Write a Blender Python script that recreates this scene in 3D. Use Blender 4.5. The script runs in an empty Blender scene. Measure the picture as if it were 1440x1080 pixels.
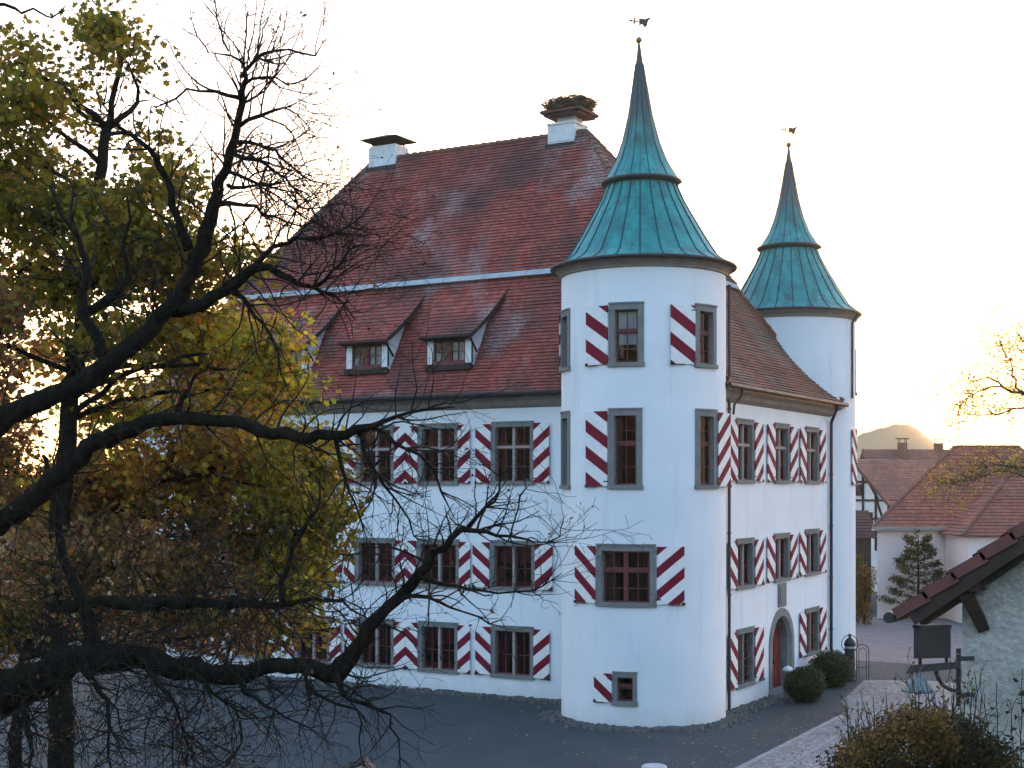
import bpy, math, random
import numpy as np
from mathutils import Vector, Matrix
R_ = math.radians
C = bpy.context.scene.collection
sc = bpy.context.scene

# ------------------------------------------------------------------ camera, sky, sun, exposure
FPX, HOR, CPX, CZ, YAW = 2000.0, 690.0, 720.0, 7.9, R_(30)
CAMX, CAMY = 21.0, -45.6
cam = bpy.data.objects.new('camera', bpy.data.cameras.new('camera')); C.objects.link(cam)
cam.location = (CAMX, CAMY, CZ); cam.rotation_euler = (R_(90), 0, YAW)
cam.data.sensor_width = 36; cam.data.lens = 50; cam.data.shift_y = 150/1440
cam.data.clip_start = .5; cam.data.clip_end = 6000
sc.camera = cam
SUN_EL, SUN_AZ = R_(2.2), R_(-14)          # azimuth measured from +Y towards +X
w = bpy.data.worlds.new('World'); sc.world = w; w.use_nodes = True
nt = w.node_tree; bg = nt.nodes['Background']
sky = nt.nodes.new('ShaderNodeTexSky'); sky.sky_type = 'NISHITA'; sky.sun_disc = False
sky.sun_elevation = SUN_EL; sky.sun_rotation = SUN_AZ
sky.air_density = 1.0; sky.dust_density = 1.0; sky.ozone_density = 2.2; sky.altitude = 450
# sky brightness compressed to even the glow round the sun: c / (1 + luminance / SKY_SOFT)
SKY_SOFT = .55
vl = nt.nodes.new('ShaderNodeRGBToBW'); nt.links.new(sky.outputs[0], vl.inputs[0])
va = nt.nodes.new('ShaderNodeMath'); va.operation = 'MULTIPLY_ADD'; nt.links.new(vl.outputs[0], va.inputs[0])
va.inputs[1].default_value = 1/SKY_SOFT; va.inputs[2].default_value = 1
vd = nt.nodes.new('ShaderNodeVectorMath'); vd.operation = 'DIVIDE'; nt.links.new(sky.outputs[0], vd.inputs[0]); nt.links.new(va.outputs[0], vd.inputs[1])
nt.links.new(vd.outputs[0], bg.inputs[0]); bg.inputs[1].default_value = .15
sl = bpy.data.lights.new('sun', 'SUN'); sl.energy = 3.4; sl.angle = R_(.5); sl.color = (1, .66, .36)
so = bpy.data.objects.new('sun', sl); C.objects.link(so)
sdir = Vector((math.sin(SUN_AZ)*math.cos(SUN_EL), math.cos(SUN_AZ)*math.cos(SUN_EL), math.sin(SUN_EL)))
so.rotation_euler = (-sdir).to_track_quat('-Z', 'Y').to_euler(); so.location = (0, 60, 60)
sc.view_settings.view_transform = 'Standard'; sc.view_settings.look = 'None'
sc.view_settings.exposure = 4.92; sc.view_settings.gamma = 1

RT = (math.cos(YAW), math.sin(YAW)); FW = (-math.sin(YAW), math.cos(YAW))
def P(px, py, t):
    """world point seen at photo pixel (px, py) at depth t metres"""
    a = (px-CPX)/FPX*t; b = (HOR-py)/FPX*t
    return (CAMX+RT[0]*a+FW[0]*t, CAMY+RT[1]*a+FW[1]*t, CZ+b)
def G(px, py, z=0.0):
    return P(px, py, (CZ-z)*FPX/(py-HOR))
def CF(a, t, z):
    """camera-aligned frame: a metres right, t metres ahead, z up"""
    return (CAMX+RT[0]*a+FW[0]*t, CAMY+RT[1]*a+FW[1]*t, z)

# ------------------------------------------------------------------ helpers
class MB:
    def __init__(s): s.v = []; s.f = []; s.uv = []; s.mi = []
    def poly(s, pts, uv=None, mi=0):
        n = len(s.v); s.v += [tuple(p) for p in pts]
        s.f.append(tuple(range(n, n+len(pts)))); s.uv.append(uv or [(0, 0)]*len(pts)); s.mi.append(mi)
    def box(s, x0, x1, y0, y1, z0, z1, mi=0, M=None, nu=1):
        s.mbox(M or (lambda a, b, c: (a, b, c)), x0, x1, y0, y1, z0, z1, mi, nu)
    def mbox(s, M, u0, u1, d0, d1, z0, z1, mi=0, nu=1):
        n = len(s.v)
        for i in range(nu+1):
            u = u0+(u1-u0)*i/nu
            for (d, z) in ((d0, z0), (d1, z0), (d1, z1), (d0, z1)): s.v.append(tuple(M(u, d, z)))
        def q(a, b, c, d): s.f.append((n+a, n+b, n+c, n+d)); s.uv.append([(0, 0)]*4); s.mi.append(mi)
        for i in range(nu):
            o = i*4
            for k in range(4): q(o+k, o+(k+1) % 4, o+4+(k+1) % 4, o+4+k)
        q(3, 2, 1, 0); o = nu*4; q(o, o+1, o+2, o+3)
    def bar(s, a, b, wd, ht, up=(0, 0, 1), mi=0):
        a = Vector(a); b = Vector(b); d = (b-a).normalized(); up = Vector(up)
        sd = d.cross(up)
        if sd.length < 1e-4: sd = d.cross(Vector((1, 0, 0)))
        sd.normalize(); u = sd.cross(d)
        n = len(s.v)
        for p in (a, b):
            for i, j in ((-1, -1), (1, -1), (1, 1), (-1, 1)): s.v.append(tuple(p+sd*(i*wd/2)+u*(j*ht/2)))
        for q in ((0, 1, 5, 4), (1, 2, 6, 5), (2, 3, 7, 6), (3, 0, 4, 7), (3, 2, 1, 0), (4, 5, 6, 7)):
            s.f.append(tuple(n+k for k in q)); s.uv.append([(0, 0)]*4); s.mi.append(mi)
    def tube(s, pts, rad, n=6, mi=0, caps=True):
        pts = [Vector(p) for p in pts]
        if not hasattr(rad, '__len__'): rad = [rad]*len(pts)
        base = len(s.v); ref = None
        for i, p in enumerate(pts):
            t = (pts[min(i+1, len(pts)-1)]-pts[max(i-1, 0)])
            if t.length < 1e-9: t = Vector((0, 0, 1))
            t.normalize()
            if ref is None:
                ref = t.cross(Vector((.3, .1, 1))); 
                if ref.length < 1e-3: ref = t.cross(Vector((1, 0, 0)))
            ref = (ref-t*ref.dot(t))
            if ref.length < 1e-6: ref = t.cross(Vector((.5, .9, .1)))
            ref.normalize(); b = t.cross(ref)
            for k in range(n):
                a = 2*math.pi*k/n; q = p+(ref*math.cos(a)+b*math.sin(a))*rad[i]
                s.v.append((q.x, q.y, q.z))
        L = 0
        for i in range(len(pts)-1):
            L2 = L+(pts[i+1]-pts[i]).length
            for k in range(n):
                k2 = (k+1) % n
                s.f.append((base+i*n+k, base+i*n+k2, base+(i+1)*n+k2, base+(i+1)*n+k))
                s.uv.append([(k/n, L), ((k+1)/n, L), ((k+1)/n, L2), (k/n, L2)]); s.mi.append(mi)
            L = L2
        if caps:
            e = base+(len(pts)-1)*n
            s.f.append(tuple(base+k for k in reversed(range(n)))); s.uv.append([(0, 0)]*n); s.mi.append(mi)
            s.f.append(tuple(e+k for k in range(n))); s.uv.append([(0, 0)]*n); s.mi.append(mi)
    def lathe(s, prof, n, cfun, mi=0, close=True):
        """prof: (radius, z); cfun(z) -> axis x, y"""
        base = len(s.v)
        for r, z in prof:
            cx, cy = cfun(z)
            for k in range(n):
                a = 2*math.pi*k/n; s.v.append((cx+r*math.cos(a), cy+r*math.sin(a), z))
        for i in range(len(prof)-1):
            for k in range(n):
                k2 = (k+1) % n
                s.f.append((base+i*n+k, base+i*n+k2, base+(i+1)*n+k2, base+(i+1)*n+k))
                z0, z1 = prof[i][1], prof[i+1][1]
                s.uv.append([(k/n, z0), ((k+1)/n, z0), ((k+1)/n, z1), (k/n, z1)]); s.mi.append(mi)
        if close:
            e = base+(len(prof)-1)*n
            s.f.append(tuple(base+k for k in reversed(range(n)))); s.uv.append([(0, 0)]*n); s.mi.append(mi)
            s.f.append(tuple(e+k for k in range(n))); s.uv.append([(0, 0)]*n); s.mi.append(mi)
    def build(s, name, mats, parent=None, smooth=False, label=None):
        me = bpy.data.meshes.new(name); me.from_pydata(s.v, [], s.f)
        for m in (mats if isinstance(mats, (list, tuple)) else [mats]): me.materials.append(m)
        me.polygons.foreach_set('material_index', s.mi)
        uv = me.uv_layers.new(name='UVMap')
        uv.data.foreach_set('uv', [c for f in s.uv for p in f for c in p])
        if smooth:
            me.polygons.foreach_set('use_smooth', [True]*len(s.f))
        me.update()
        return link(name, me, parent, label)

ROOTLOC = {}
def link(name, data, parent=None, label=None):
    o = bpy.data.objects.new(name, data); C.objects.link(o)
    if parent is not None:
        o.parent = parent
        if parent.name in ROOTLOC: o.matrix_parent_inverse = Matrix.Translation(-Vector(ROOTLOC[parent.name]))
    if label: o['label'] = label
    return o
def thing(name, label, cat, loc, group=None):
    o = bpy.data.objects.new(name, None); C.objects.link(o); o.location = loc
    o.empty_display_size = .3
    ROOTLOC[o.name] = tuple(loc); return tag(o, label, cat, group)
def tag(o, label, cat, group=None):
    o['label'] = label; o['category'] = cat
    if group: o['group'] = group
    return o
def kind(o, k, label=None, cat=None):
    o['kind'] = k
    if label: o['label'] = label; o['category'] = cat or o.name
    return o

# ------------------------------------------------------------------ materials
class NT:
    def __init__(s, name):
        s.m = bpy.data.materials.new(name); s.m.use_nodes = True; s.t = s.m.node_tree
        s.b = s.t.nodes['Principled BSDF']; s.b.inputs['Specular IOR Level'].default_value = .25
    def n(s, kind, **kw):
        nd = s.t.nodes.new('ShaderNode'+kind)
        for k, v in kw.items(): setattr(nd, k, v)
        return nd
    def l(s, a, b): s.t.links.new(a, b)
    def val(s, sock, v):
        if hasattr(v, 'is_linked') or isinstance(v, bpy.types.NodeSocket): s.l(v, sock)
        else: sock.default_value = v
    def math(s, op, a, b=0.0, c=None, clamp=False):
        nd = s.n('Math', operation=op); nd.use_clamp = clamp; s.val(nd.inputs[0], a); s.val(nd.inputs[1], b)
        if c is not None: s.val(nd.inputs[2], c)
        return nd.outputs[0]
    def mix(s, f, a, b):
        nd = s.n('MixRGB'); s.val(nd.inputs[0], f)
        for i, v in ((1, a), (2, b)):
            if isinstance(v, tuple): nd.inputs[i].default_value = (*v, 1)
            else: s.l(v, nd.inputs[i])
        return nd.outputs[0]
    def noise(s, scale, detail=3, rough=.55, vec=None, dist=0):
        nd = s.n('TexNoise'); nd.inputs['Scale'].default_value = scale; nd.inputs['Detail'].default_value = detail
        nd.inputs['Roughness'].default_value = rough; nd.inputs['Distortion'].default_value = dist
        s.l(vec if vec is not None else s.pos(), nd.inputs['Vector']); return nd.outputs['Fac']
    def pos(s):
        if not hasattr(s, '_p'): s._p = s.n('NewGeometry')
        return s._p.outputs['Position']
    def uv(s):
        if not hasattr(s, '_u'): s._u = s.n('UVMap')
        return s._u.outputs[0]
    def sep(s, v):
        nd = s.n('SeparateXYZ'); s.l(v, nd.inputs[0]); return nd.outputs
    def comb(s, x, y, z=0.0):
        nd = s.n('CombineXYZ')
        for i, v in enumerate((x, y, z)): s.val(nd.inputs[i], v)
        return nd.outputs[0]
    def scale(s, v, k):
        nd = s.n('VectorMath', operation='MULTIPLY'); s.l(v, nd.inputs[0]); nd.inputs[1].default_value = k; return nd.outputs[0]
    def ramp(s, f, lo, hi):
        nd = s.n('MapRange'); s.l(f, nd.inputs[0]); nd.inputs[1].default_value = lo; nd.inputs[2].default_value = hi; return nd.outputs[0]
    def white(s, v):
        nd = s.n('TexWhiteNoise', noise_dimensions='3D'); s.l(v, nd.inputs[0]); return nd.outputs['Value']
    def bump(s, h, st=.3, dist=.02):
        nd = s.n('Bump'); nd.inputs['Strength'].default_value = st; nd.inputs['Distance'].default_value = dist
        s.l(h, nd.inputs['Height']); s.l(nd.outputs[0], s.b.inputs['Normal'])
    def done(s, col=None, rough=.7, metal=0):
        if col is not None:
            if isinstance(col, tuple): s.b.inputs['Base Color'].default_value = (*col, 1)
            else: s.l(col, s.b.inputs['Base Color'])
        s.val(s.b.inputs['Roughness'], rough); s.b.inputs['Metallic'].default_value = metal
        return s.m

def simple(name, c1, c2=None, scale=6, rough=.7, bump=0, metal=0, bscale=None):
    k = NT(name)
    if c2 is None: c2 = tuple(x*.75 for x in c1)
    nz = k.ramp(k.noise(scale, 5, .6), .3, .7)
    if bump: k.bump(k.noise(bscale or scale*4, 4), bump, .02)
    return k.done(k.mix(nz, c1, c2), rough, metal)

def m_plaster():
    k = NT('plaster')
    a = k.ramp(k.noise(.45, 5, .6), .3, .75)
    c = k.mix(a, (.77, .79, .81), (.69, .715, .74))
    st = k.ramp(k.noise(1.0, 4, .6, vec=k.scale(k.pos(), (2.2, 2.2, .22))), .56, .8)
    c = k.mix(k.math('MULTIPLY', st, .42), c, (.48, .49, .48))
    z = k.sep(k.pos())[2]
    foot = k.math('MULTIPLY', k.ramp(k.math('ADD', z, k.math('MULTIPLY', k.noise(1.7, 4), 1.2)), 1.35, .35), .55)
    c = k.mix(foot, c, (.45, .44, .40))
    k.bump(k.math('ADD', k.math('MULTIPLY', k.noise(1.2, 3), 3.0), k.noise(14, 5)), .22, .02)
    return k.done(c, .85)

def m_tiles(name, base, dark, lich, moss, tw=.18):
    """tile rows come as geometry; UV = (metres along the eave, row number)"""
    k = NT(name)
    u, v, _ = k.sep(k.uv())
    row = k.math('FLOOR', v)
    uu = k.math('ADD', k.math('DIVIDE', u, tw), k.math('MULTIPLY', k.math('MODULO', row, 2.0), .5))
    col = k.math('FLOOR', uu)
    rnd = k.white(k.comb(col, row, 1.0)); rnd2 = k.white(k.comb(col, row, 7.0))
    edge = k.math('ABSOLUTE', k.math('SUBTRACT', k.math('FRACT', uu), .5))
    joint = k.ramp(edge, .42, .5)
    p = k.pos()
    streak = k.noise(1, 5, .6, vec=k.scale(p, (.85, .85, .16)), dist=.4)
    patch = k.noise(.17, 5, .62, vec=k.scale(p, (1, 1, .8)))
    c = k.mix(rnd, base, tuple(x*.62 for x in base))
    c = k.mix(k.math('MULTIPLY', k.math('GREATER_THAN', rnd2, .86), .55), c, (.36, .13, .07))
    c = k.mix(k.math('MULTIPLY', k.ramp(streak, .45, .68), .82), c, dark)
    c = k.mix(k.math('MULTIPLY', k.ramp(patch, .44, .62), .85), c, dark)
    ln = k.math('MULTIPLY', k.ramp(k.noise(.30, 4, .6, vec=k.scale(p, (1, 1, .38)), dist=.3), .52, .68), k.ramp(k.noise(9, 3), .3, .62))
    c = k.mix(k.math('MULTIPLY', ln, .75), c, lich)
    mo = k.math('MULTIPLY', k.ramp(k.noise(.9, 5, .65), .58, .74), .7)
    c = k.mix(mo, c, moss)
    c = k.mix(k.math('MULTIPLY', joint, .6), c, tuple(x*.35 for x in dark))
    k.bump(k.math('ADD', k.math('MULTIPLY', rnd, .7), k.math('SUBTRACT', 1.0, joint)), .5, .02)
    return k.done(c, .75)

def m_copper():
    k = NT('patina_copper')
    u, z, _ = k.sep(k.uv())
    seg = k.math('FLOOR', k.math('MULTIPLY', u, 24.0))
    rs = k.white(k.comb(seg, 3.0, 0.0))
    zz = k.math('ADD', k.math('DIVIDE', z, .62), rs)
    jz = k.ramp(k.math('ABSOLUTE', k.math('SUBTRACT', k.math('FRACT', zz), .5)), .47, .5)
    pan = k.white(k.comb(seg, k.math('FLOOR', zz), 2.0))
    c = k.mix(pan, (.016, .215, .21), (.034, .30, .285))
    c = k.mix(k.ramp(k.noise(2.2, 5, .65, vec=k.scale(k.pos(), (1, 1, .30))), .44, .72), c, (.020, .10, .11))
    c = k.mix(k.math('MULTIPLY', k.ramp(k.noise(3.2, 4, .6, vec=k.scale(k.pos(), (1.6, 1.6, .22))), .56, .72), .6), c, (.055, .058, .050))
    up = k.ramp(k.math('ADD', z, k.math('MULTIPLY', k.math('SUBTRACT', k.noise(2.5, 5), .5), 2.5)), 19.2, 21.6)
    c = k.mix(k.math('MULTIPLY', up, .85), c, (.06, .062, .068))
    c = k.mix(k.math('MULTIPLY', jz, .6), c, (.012, .06, .065))
    sm = k.ramp(k.math('ABSOLUTE', k.math('SUBTRACT', k.math('FRACT', k.math('MULTIPLY', u, 24.0)), .5)), .06, .035)
    c = k.mix(k.math('MULTIPLY', sm, .75), c, (.008, .045, .05))
    k.bump(k.noise(5, 4), .15, .02)
    return k.done(c, .5, .0)

def m_shutter():
    k = NT('striped_shutter')
    u, v, _ = k.sep(k.uv())
    s = k.math('FRACT', v)               # UV = (metres from the hinge, stripe count)
    red = k.math('LESS_THAN', s, .47)
    n = k.ramp(k.noise(5, 5, .7), .35, .75)
    wht = k.mix(n, (.80, .79, .77), (.66, .65, .62)); rd = k.mix(n, (.20, .011, .030), (.135, .010, .024))
    pl = k.ramp(k.math('ABSOLUTE', k.math('SUBTRACT', k.math('FRACT', k.math('DIVIDE', u, .16)), .5)), .46, .5)
    k.bump(k.math('SUBTRACT', 1.0, pl), .4, .01)
    k.b.inputs['Specular IOR Level'].default_value = .08
    return k.done(k.mix(red, wht, rd), .7)

def m_glass():
    k = NT('window_glass')
    tr = k.n('BsdfTransparent'); tr.inputs[0].default_value = (.55, .58, .6, 1)
    gl = k.n('BsdfGlossy'); gl.inputs['Roughness'].default_value = .03; gl.inputs[0].default_value = (.85, .9, .95, 1)
    fr = k.n('Fresnel'); fr.inputs[0].default_value = 1.45
    bp = k.n('Bump'); bp.inputs['Strength'].default_value = .06; k.l(k.noise(1.6, 2), bp.inputs['Height'])
    k.l(bp.outputs[0], gl.inputs['Normal'])
    mx = k.n('MixShader'); k.l(k.math('ADD', k.math('MULTIPLY', fr.outputs[0], .6), .01, clamp=True), mx.inputs[0])
    k.l(tr.outputs[0], mx.inputs[1]); k.l(gl.outputs[0], mx.inputs[2])
    k.l(mx.outputs[0], k.t.nodes['Material Output'].inputs['Surface']); return k.m

def m_leaf(name, trans=.5, rough=.5):
    k = NT(name)
    at = k.n('Attribute'); at.attribute_name = 'col'
    k.l(at.outputs['Color'], k.b.inputs['Base Color']); k.b.inputs['Roughness'].default_value = rough
    t = k.n('BsdfTranslucent'); k.l(at.outputs['Color'], t.inputs[0])
    mx = k.n('MixShader'); mx.inputs[0].default_value = trans
    k.l(k.b.outputs[0], mx.inputs[1]); k.l(t.outputs[0], mx.inputs[2])
    k.l(mx.outputs[0], k.t.nodes['Material Output'].inputs['Surface']); return k.m

def m_bark(name, c1=(.016, .013, .011), c2=(.046, .040, .033), moss=(.022, .028, .010)):
    k = NT(name)
    n = k.noise(9, 5, .7, vec=k.scale(k.pos(), (1, 1, .5)))
    c = k.mix(k.ramp(n, .35, .75), c1, c2)
    c = k.mix(k.math('MULTIPLY', k.ramp(k.noise(2.5, 4), .5, .7), .6), c, moss)
    k.b.inputs['Specular IOR Level'].default_value = .04
    k.bump(k.noise(22, 5, .7), 1.0, .05)
    return k.done(c, .95)

def m_asphalt():
    k = NT('asphalt')
    c = k.mix(k.ramp(k.noise(.35, 5, .6), .3, .7), (.030, .041, .047), (.050, .064, .070))
    c = k.mix(k.math('MULTIPLY', k.ramp(k.noise(14, 4, .8), .35, .75), .75), c, (.019, .026, .029))
    c = k.mix(k.math('MULTIPLY', k.ramp(k.noise(.9, 5, .7, vec=k.scale(k.pos(), (.25, 1.2, 1))), .55, .72), .35), c, (.085, .092, .088))
    c = k.mix(k.math('MULTIPLY', k.ramp(k.noise(.16, 4, .6), .55, .7), .5), c, (.05, .065, .045))
    k.bump(k.noise(60, 3), .5, .01)
    return k.done(c, .85)

def m_cobble():
    k = NT('cobbles')
    vo = k.n('TexVoronoi', feature='F1'); vo.inputs['Scale'].default_value = 6.0; vo.inputs['Randomness'].default_value = .75
    k.l(k.pos(), vo.inputs['Vector'])
    ve = k.n('TexVoronoi', feature='DISTANCE_TO_EDGE'); ve.inputs['Scale'].default_value = 6.0; ve.inputs['Randomness'].default_value = .75
    k.l(k.pos(), ve.inputs['Vector'])
    r = k.white(vo.outputs['Position'])
    c = k.mix(r, (.36, .32, .30), (.20, .19, .19))
    c = k.mix(k.math('MULTIPLY', k.ramp(k.noise(.5, 4), .45, .7), .5), c, (.14, .13, .12))
    c = k.mix(k.ramp(ve.outputs[0], .09, .0), c, (.07, .065, .06))
    k.bump(k.ramp(ve.outputs[0], 0, .12), .6, .02)
    return k.done(c, .8)

M = {}
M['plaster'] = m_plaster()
M['tile'] = m_tiles('roof_tiles', (.37, .082, .060), (.095, .046, .042), (.42, .39, .38), (.12, .095, .06))
M['tile_side'] = m_tiles('roof_tiles_light_browned', (.29, .105, .062), (.095, .060, .044), (.22, .19, .15), (.10, .085, .045))  # front tile with its moss patches, base browned to imitate warm grazing light
M['tile_house'] = m_tiles('house_tiles', (.36, .110, .070), (.16, .072, .052), (.26, .17, .14), (.18, .11, .06), tw=.25)
M['tile_brown'] = m_tiles('brown_tiles', (.34, .135, .090), (.16, .085, .068), (.26, .19, .15), (.16, .12, .08), tw=.25)
M['copper'] = m_copper(); M['shutter'] = m_shutter(); M['glass'] = m_glass()
M['stone'] = simple('grey_stone', (.21, .215, .205), (.145, .15, .145), 3.5, .85, .3, bscale=25)
M['stone_warm'] = simple('pinkish_stone', (.36, .31, .29), (.27, .24, .23), 4, .8, .2, bscale=25)
M['cornice'] = simple('cornice_paint', (.24, .215, .19), (.16, .145, .13), 2.5, .8, .2)
M['sash'] = simple('red_brown_wood', (.17, .048, .045), (.11, .032, .032), 7, .5)
M['door'] = simple('red_door_paint', (.17, .014, .016), (.12, .011, .013), 5, .55)
M['iron'] = simple('dark_iron', (.018, .020, .024), (.035, .032, .032), 10, .5)
M['zinc'] = simple('zinc', (.42, .45, .46), (.30, .32, .34), 3, .45, .1)
M['gutter'] = simple('dark_gutter', (.045, .042, .045), (.025, .024, .026), 4, .5)
M['pipe'] = simple('blue_black_pipe', (.020, .032, .045), (.014, .022, .030), 4, .45)
M['gold'] = simple('gilded_ball', (.30, .21, .06), (.18, .14, .06), 6, .4, metal=.6)
M['dormer_white'] = simple('dormer_paint', (.74, .75, .75), (.55, .56, .56), 4, .7)
M['wood_dark'] = simple('dark_timber', (.045, .032, .026), (.025, .019, .016), 6, .75, .3, bscale=20)
M['twig'] = simple('nest_twigs', (.11, .095, .06), (.055, .048, .035), 6, .9)
M['curtain'] = simple('red_curtain', (.22, .025, .03), (.12, .018, .022), 5, .85)
M['blind'] = simple('pale_blind', (.80, .79, .77), (.66, .66, .65), 4, .8)
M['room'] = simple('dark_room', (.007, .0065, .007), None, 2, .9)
M['asphalt'] = m_asphalt(); M['cobble'] = m_cobble()
M['bark'] = m_bark('bark', (.008, .0065, .0055), (.032, .027, .022), (.016, .021, .007)); M['bark_twig'] = m_bark('twig_bark', (.016, .013, .011), (.060, .050, .043), (.03, .03, .015)); M['bark2'] = m_bark('bark_pale', (.05, .04, .03), (.12, .10, .08))
M['leaf'] = m_leaf('autumn_leaf', .6); M['leaf_dead'] = m_leaf('dry_leaf', .3, .7); M['box_leaf'] = m_leaf('box_leaf', .25, .45)

# ------------------------------------------------------------------ setting: ground, hill
g = MB(); N = 64; RG = 4400
g.poly([(RG*math.cos(2*math.pi*i/N), RG*math.sin(2*math.pi*i/N), -.004) for i in range(N)])
kind(g.build('ground', simple('earth_and_grass', (.055, .065, .03), (.09, .075, .045), .5, .9, .3)), 'structure')
g = MB(); g.poly([(-60, -55, 0), (40, -55, 0), (40, 60, 0), (-60, 60, 0)])
kind(g.build('forecourt', M['asphalt']), 'structure')
lane = MB(); lane.poly([G(1150, 925, .004), G(1460, 945, .004), G(1460, 867, .004), G(1150, 867, .004)])
kind(lane.build('lane', simple('lane_gravel', (.20, .165, .16), (.12, .105, .105), 1.2, .9, .6, bscale=30)), 'structure')
path_px = [(1030, 1086), (1192, 1002), (1183, 985), (1216, 956), (1300, 957), (1460, 968), (1460, 1130), (1000, 1130)]
pm = MB(); pm.poly([G(x, y, .009) for x, y in path_px]); kind(pm.build('path', M['cobble']), 'structure')
kb = MB()
rng = random.Random(3)
def stones_along(mb, a, b, n, wd, ht, rr):
    a = Vector(a); b = Vector(b); d = (b-a)/n; dd = d.normalized(); s = Vector((-dd.y, dd.x, 0))
    for i in range(n):
        p = a+d*(i+.5); L = d.length*rr.uniform(.42, .48); W = wd/2*rr.uniform(.9, 1.05); h = ht*rr.uniform(.8, 1.2)
        j = [(p+dd*(L*e)+s*(W*f)) for e, f in ((-1, -1), (1, -1), (1, 1), (-1, 1))]
        t = [(q.x*.92+p.x*.08, q.y*.92+p.y*.08, h) for q in j]; q0 = [(q.x, q.y, .0) for q in j]
        mb.poly(t)
        for k in range(4): mb.poly([q0[k], q0[(k+1) % 4], t[(k+1) % 4], t[k]])
stones_along(kb, G(1020, 1091), G(1192, 1003), 70, .2, .035, rng)
stones_along(kb, G(1085, 1091), G(1232, 1003), 70, .14, .03, rng)
kind(kb.build('kerb', simple('kerb_stone', (.34, .32, .31), (.22, .21, .21), 5, .8, .3)), 'structure')

def hill(name, cpx, top_py, half_px, t, mat, seed, sh=1.0):
    rr = np.random.RandomState(seed); m = MB()
    zt = CZ+(HOR-top_py)/FPX*t; hw = half_px/FPX*t; c = (cpx-CPX)/FPX*t
    nx, ny = 170, 18; ph = rr.rand(6)*6.28
    pts = []
    for j in range(ny+1):
        for i in range(nx+1):
            u = i/nx*2-1; v = j/ny*2-1
            r2 = (u*u+v*v)
            e_1 = math.exp(-(abs(u-.04)**2.4)*5.5); e_2 = .80*math.exp(-((u+.34)**2)*6); e_3 = .46*math.exp(-((u-.5)**2)*5)
            h = ((e_1**4+e_2**4+e_3**4)**.25*math.exp(-v*v*3)*1.0-.02)*zt; h = max(0, h)
            h *= 1+.04*math.sin(5*u+ph[0])+.018*math.sin(13*u+ph[1]+5*v)+.010*math.sin(41*u+ph[2]+9*v)+.010*rr.rand()
            pts.append(CF(c+u*hw*1.6, t+v*hw*1.6, h-.5))
    for j in range(ny):
        for i in range(nx):
            q = [j*(nx+1)+i, j*(nx+1)+i+1, (j+1)*(nx+1)+i+1, (j+1)*(nx+1)+i]
            m.poly([pts[k] for k in q])
    o = m.build(name, mat, smooth=True)
    kind(o, 'structure'); return o
mh = simple('wooded_hill', (.05, .06, .035), (.085, .065, .035), .05, .95)
hill('hill', 1264, 597, 92, 3300, mh, 2)
hill('hill', 1500, 655, 190, 3500, mh, 5)
def reflection_blocker():                              # unseen wooded slope added behind the viewer to darken reflections in the panes
    m = MB(); rr_ = random.Random(3); n = 60; pts = []
    for j in range(9):
        for i in range(n+1):
            a = -640+1280*i/n; h = (0, 14, 28, 40, 50, 56, 58, 50, 0)[j]*(1+.12*math.sin(i*.7+j)+.08*math.sin(i*1.9))
            pts.append(CF(a, -150-j*32, h-.3))
    for j in range(8):
        for i in range(n): m.poly([pts[k] for k in (j*(n+1)+i, j*(n+1)+i+1, (j+1)*(n+1)+i+1, (j+1)*(n+1)+i)])
    kind(m.build('hill', simple('added_dark_slope', (.016, .022, .012), (.024, .028, .015), .05, .95), smooth=True), 'structure')  # added slope out of view, not one of the distant hills
reflection_blocker()

# ------------------------------------------------------------------ the castle
RNG = random.Random(11)
XW, YW = 2.35, 1.4                     # right facade plane, front facade plane
XL, YB = -25.6, 14.1                   # left and back walls
TR = 2.875
T1 = (0.0, 0.0); T2 = (0.0, 15.5)
ZE = 11.05
castle = thing('castle', 'white Renaissance castle with red roof, two round copper-capped towers and red and white striped shutters', 'castle', (-11, 7.7, 0))

def front(xc): return lambda u, d, z: (xc+u, YW-d, z)
def side(yc): return lambda u, d, z: (XW+d, yc+u, z)
def tower(c, phi):
    th0 = math.atan2(CAMY-c[1], CAMX-c[0])
    def f(u, d, z):
        a = th0+R_(phi)+u/TR; r = TR+d
        return (c[0]+r*math.cos(a), c[1]+r*math.sin(a), z)
    return f
holes = {'front': [], 'side': [], 't1': [], 't2': []}
def hole(where, a0, a1, z0, z1): holes[where].append((a0, a1, z0, z1))

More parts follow.
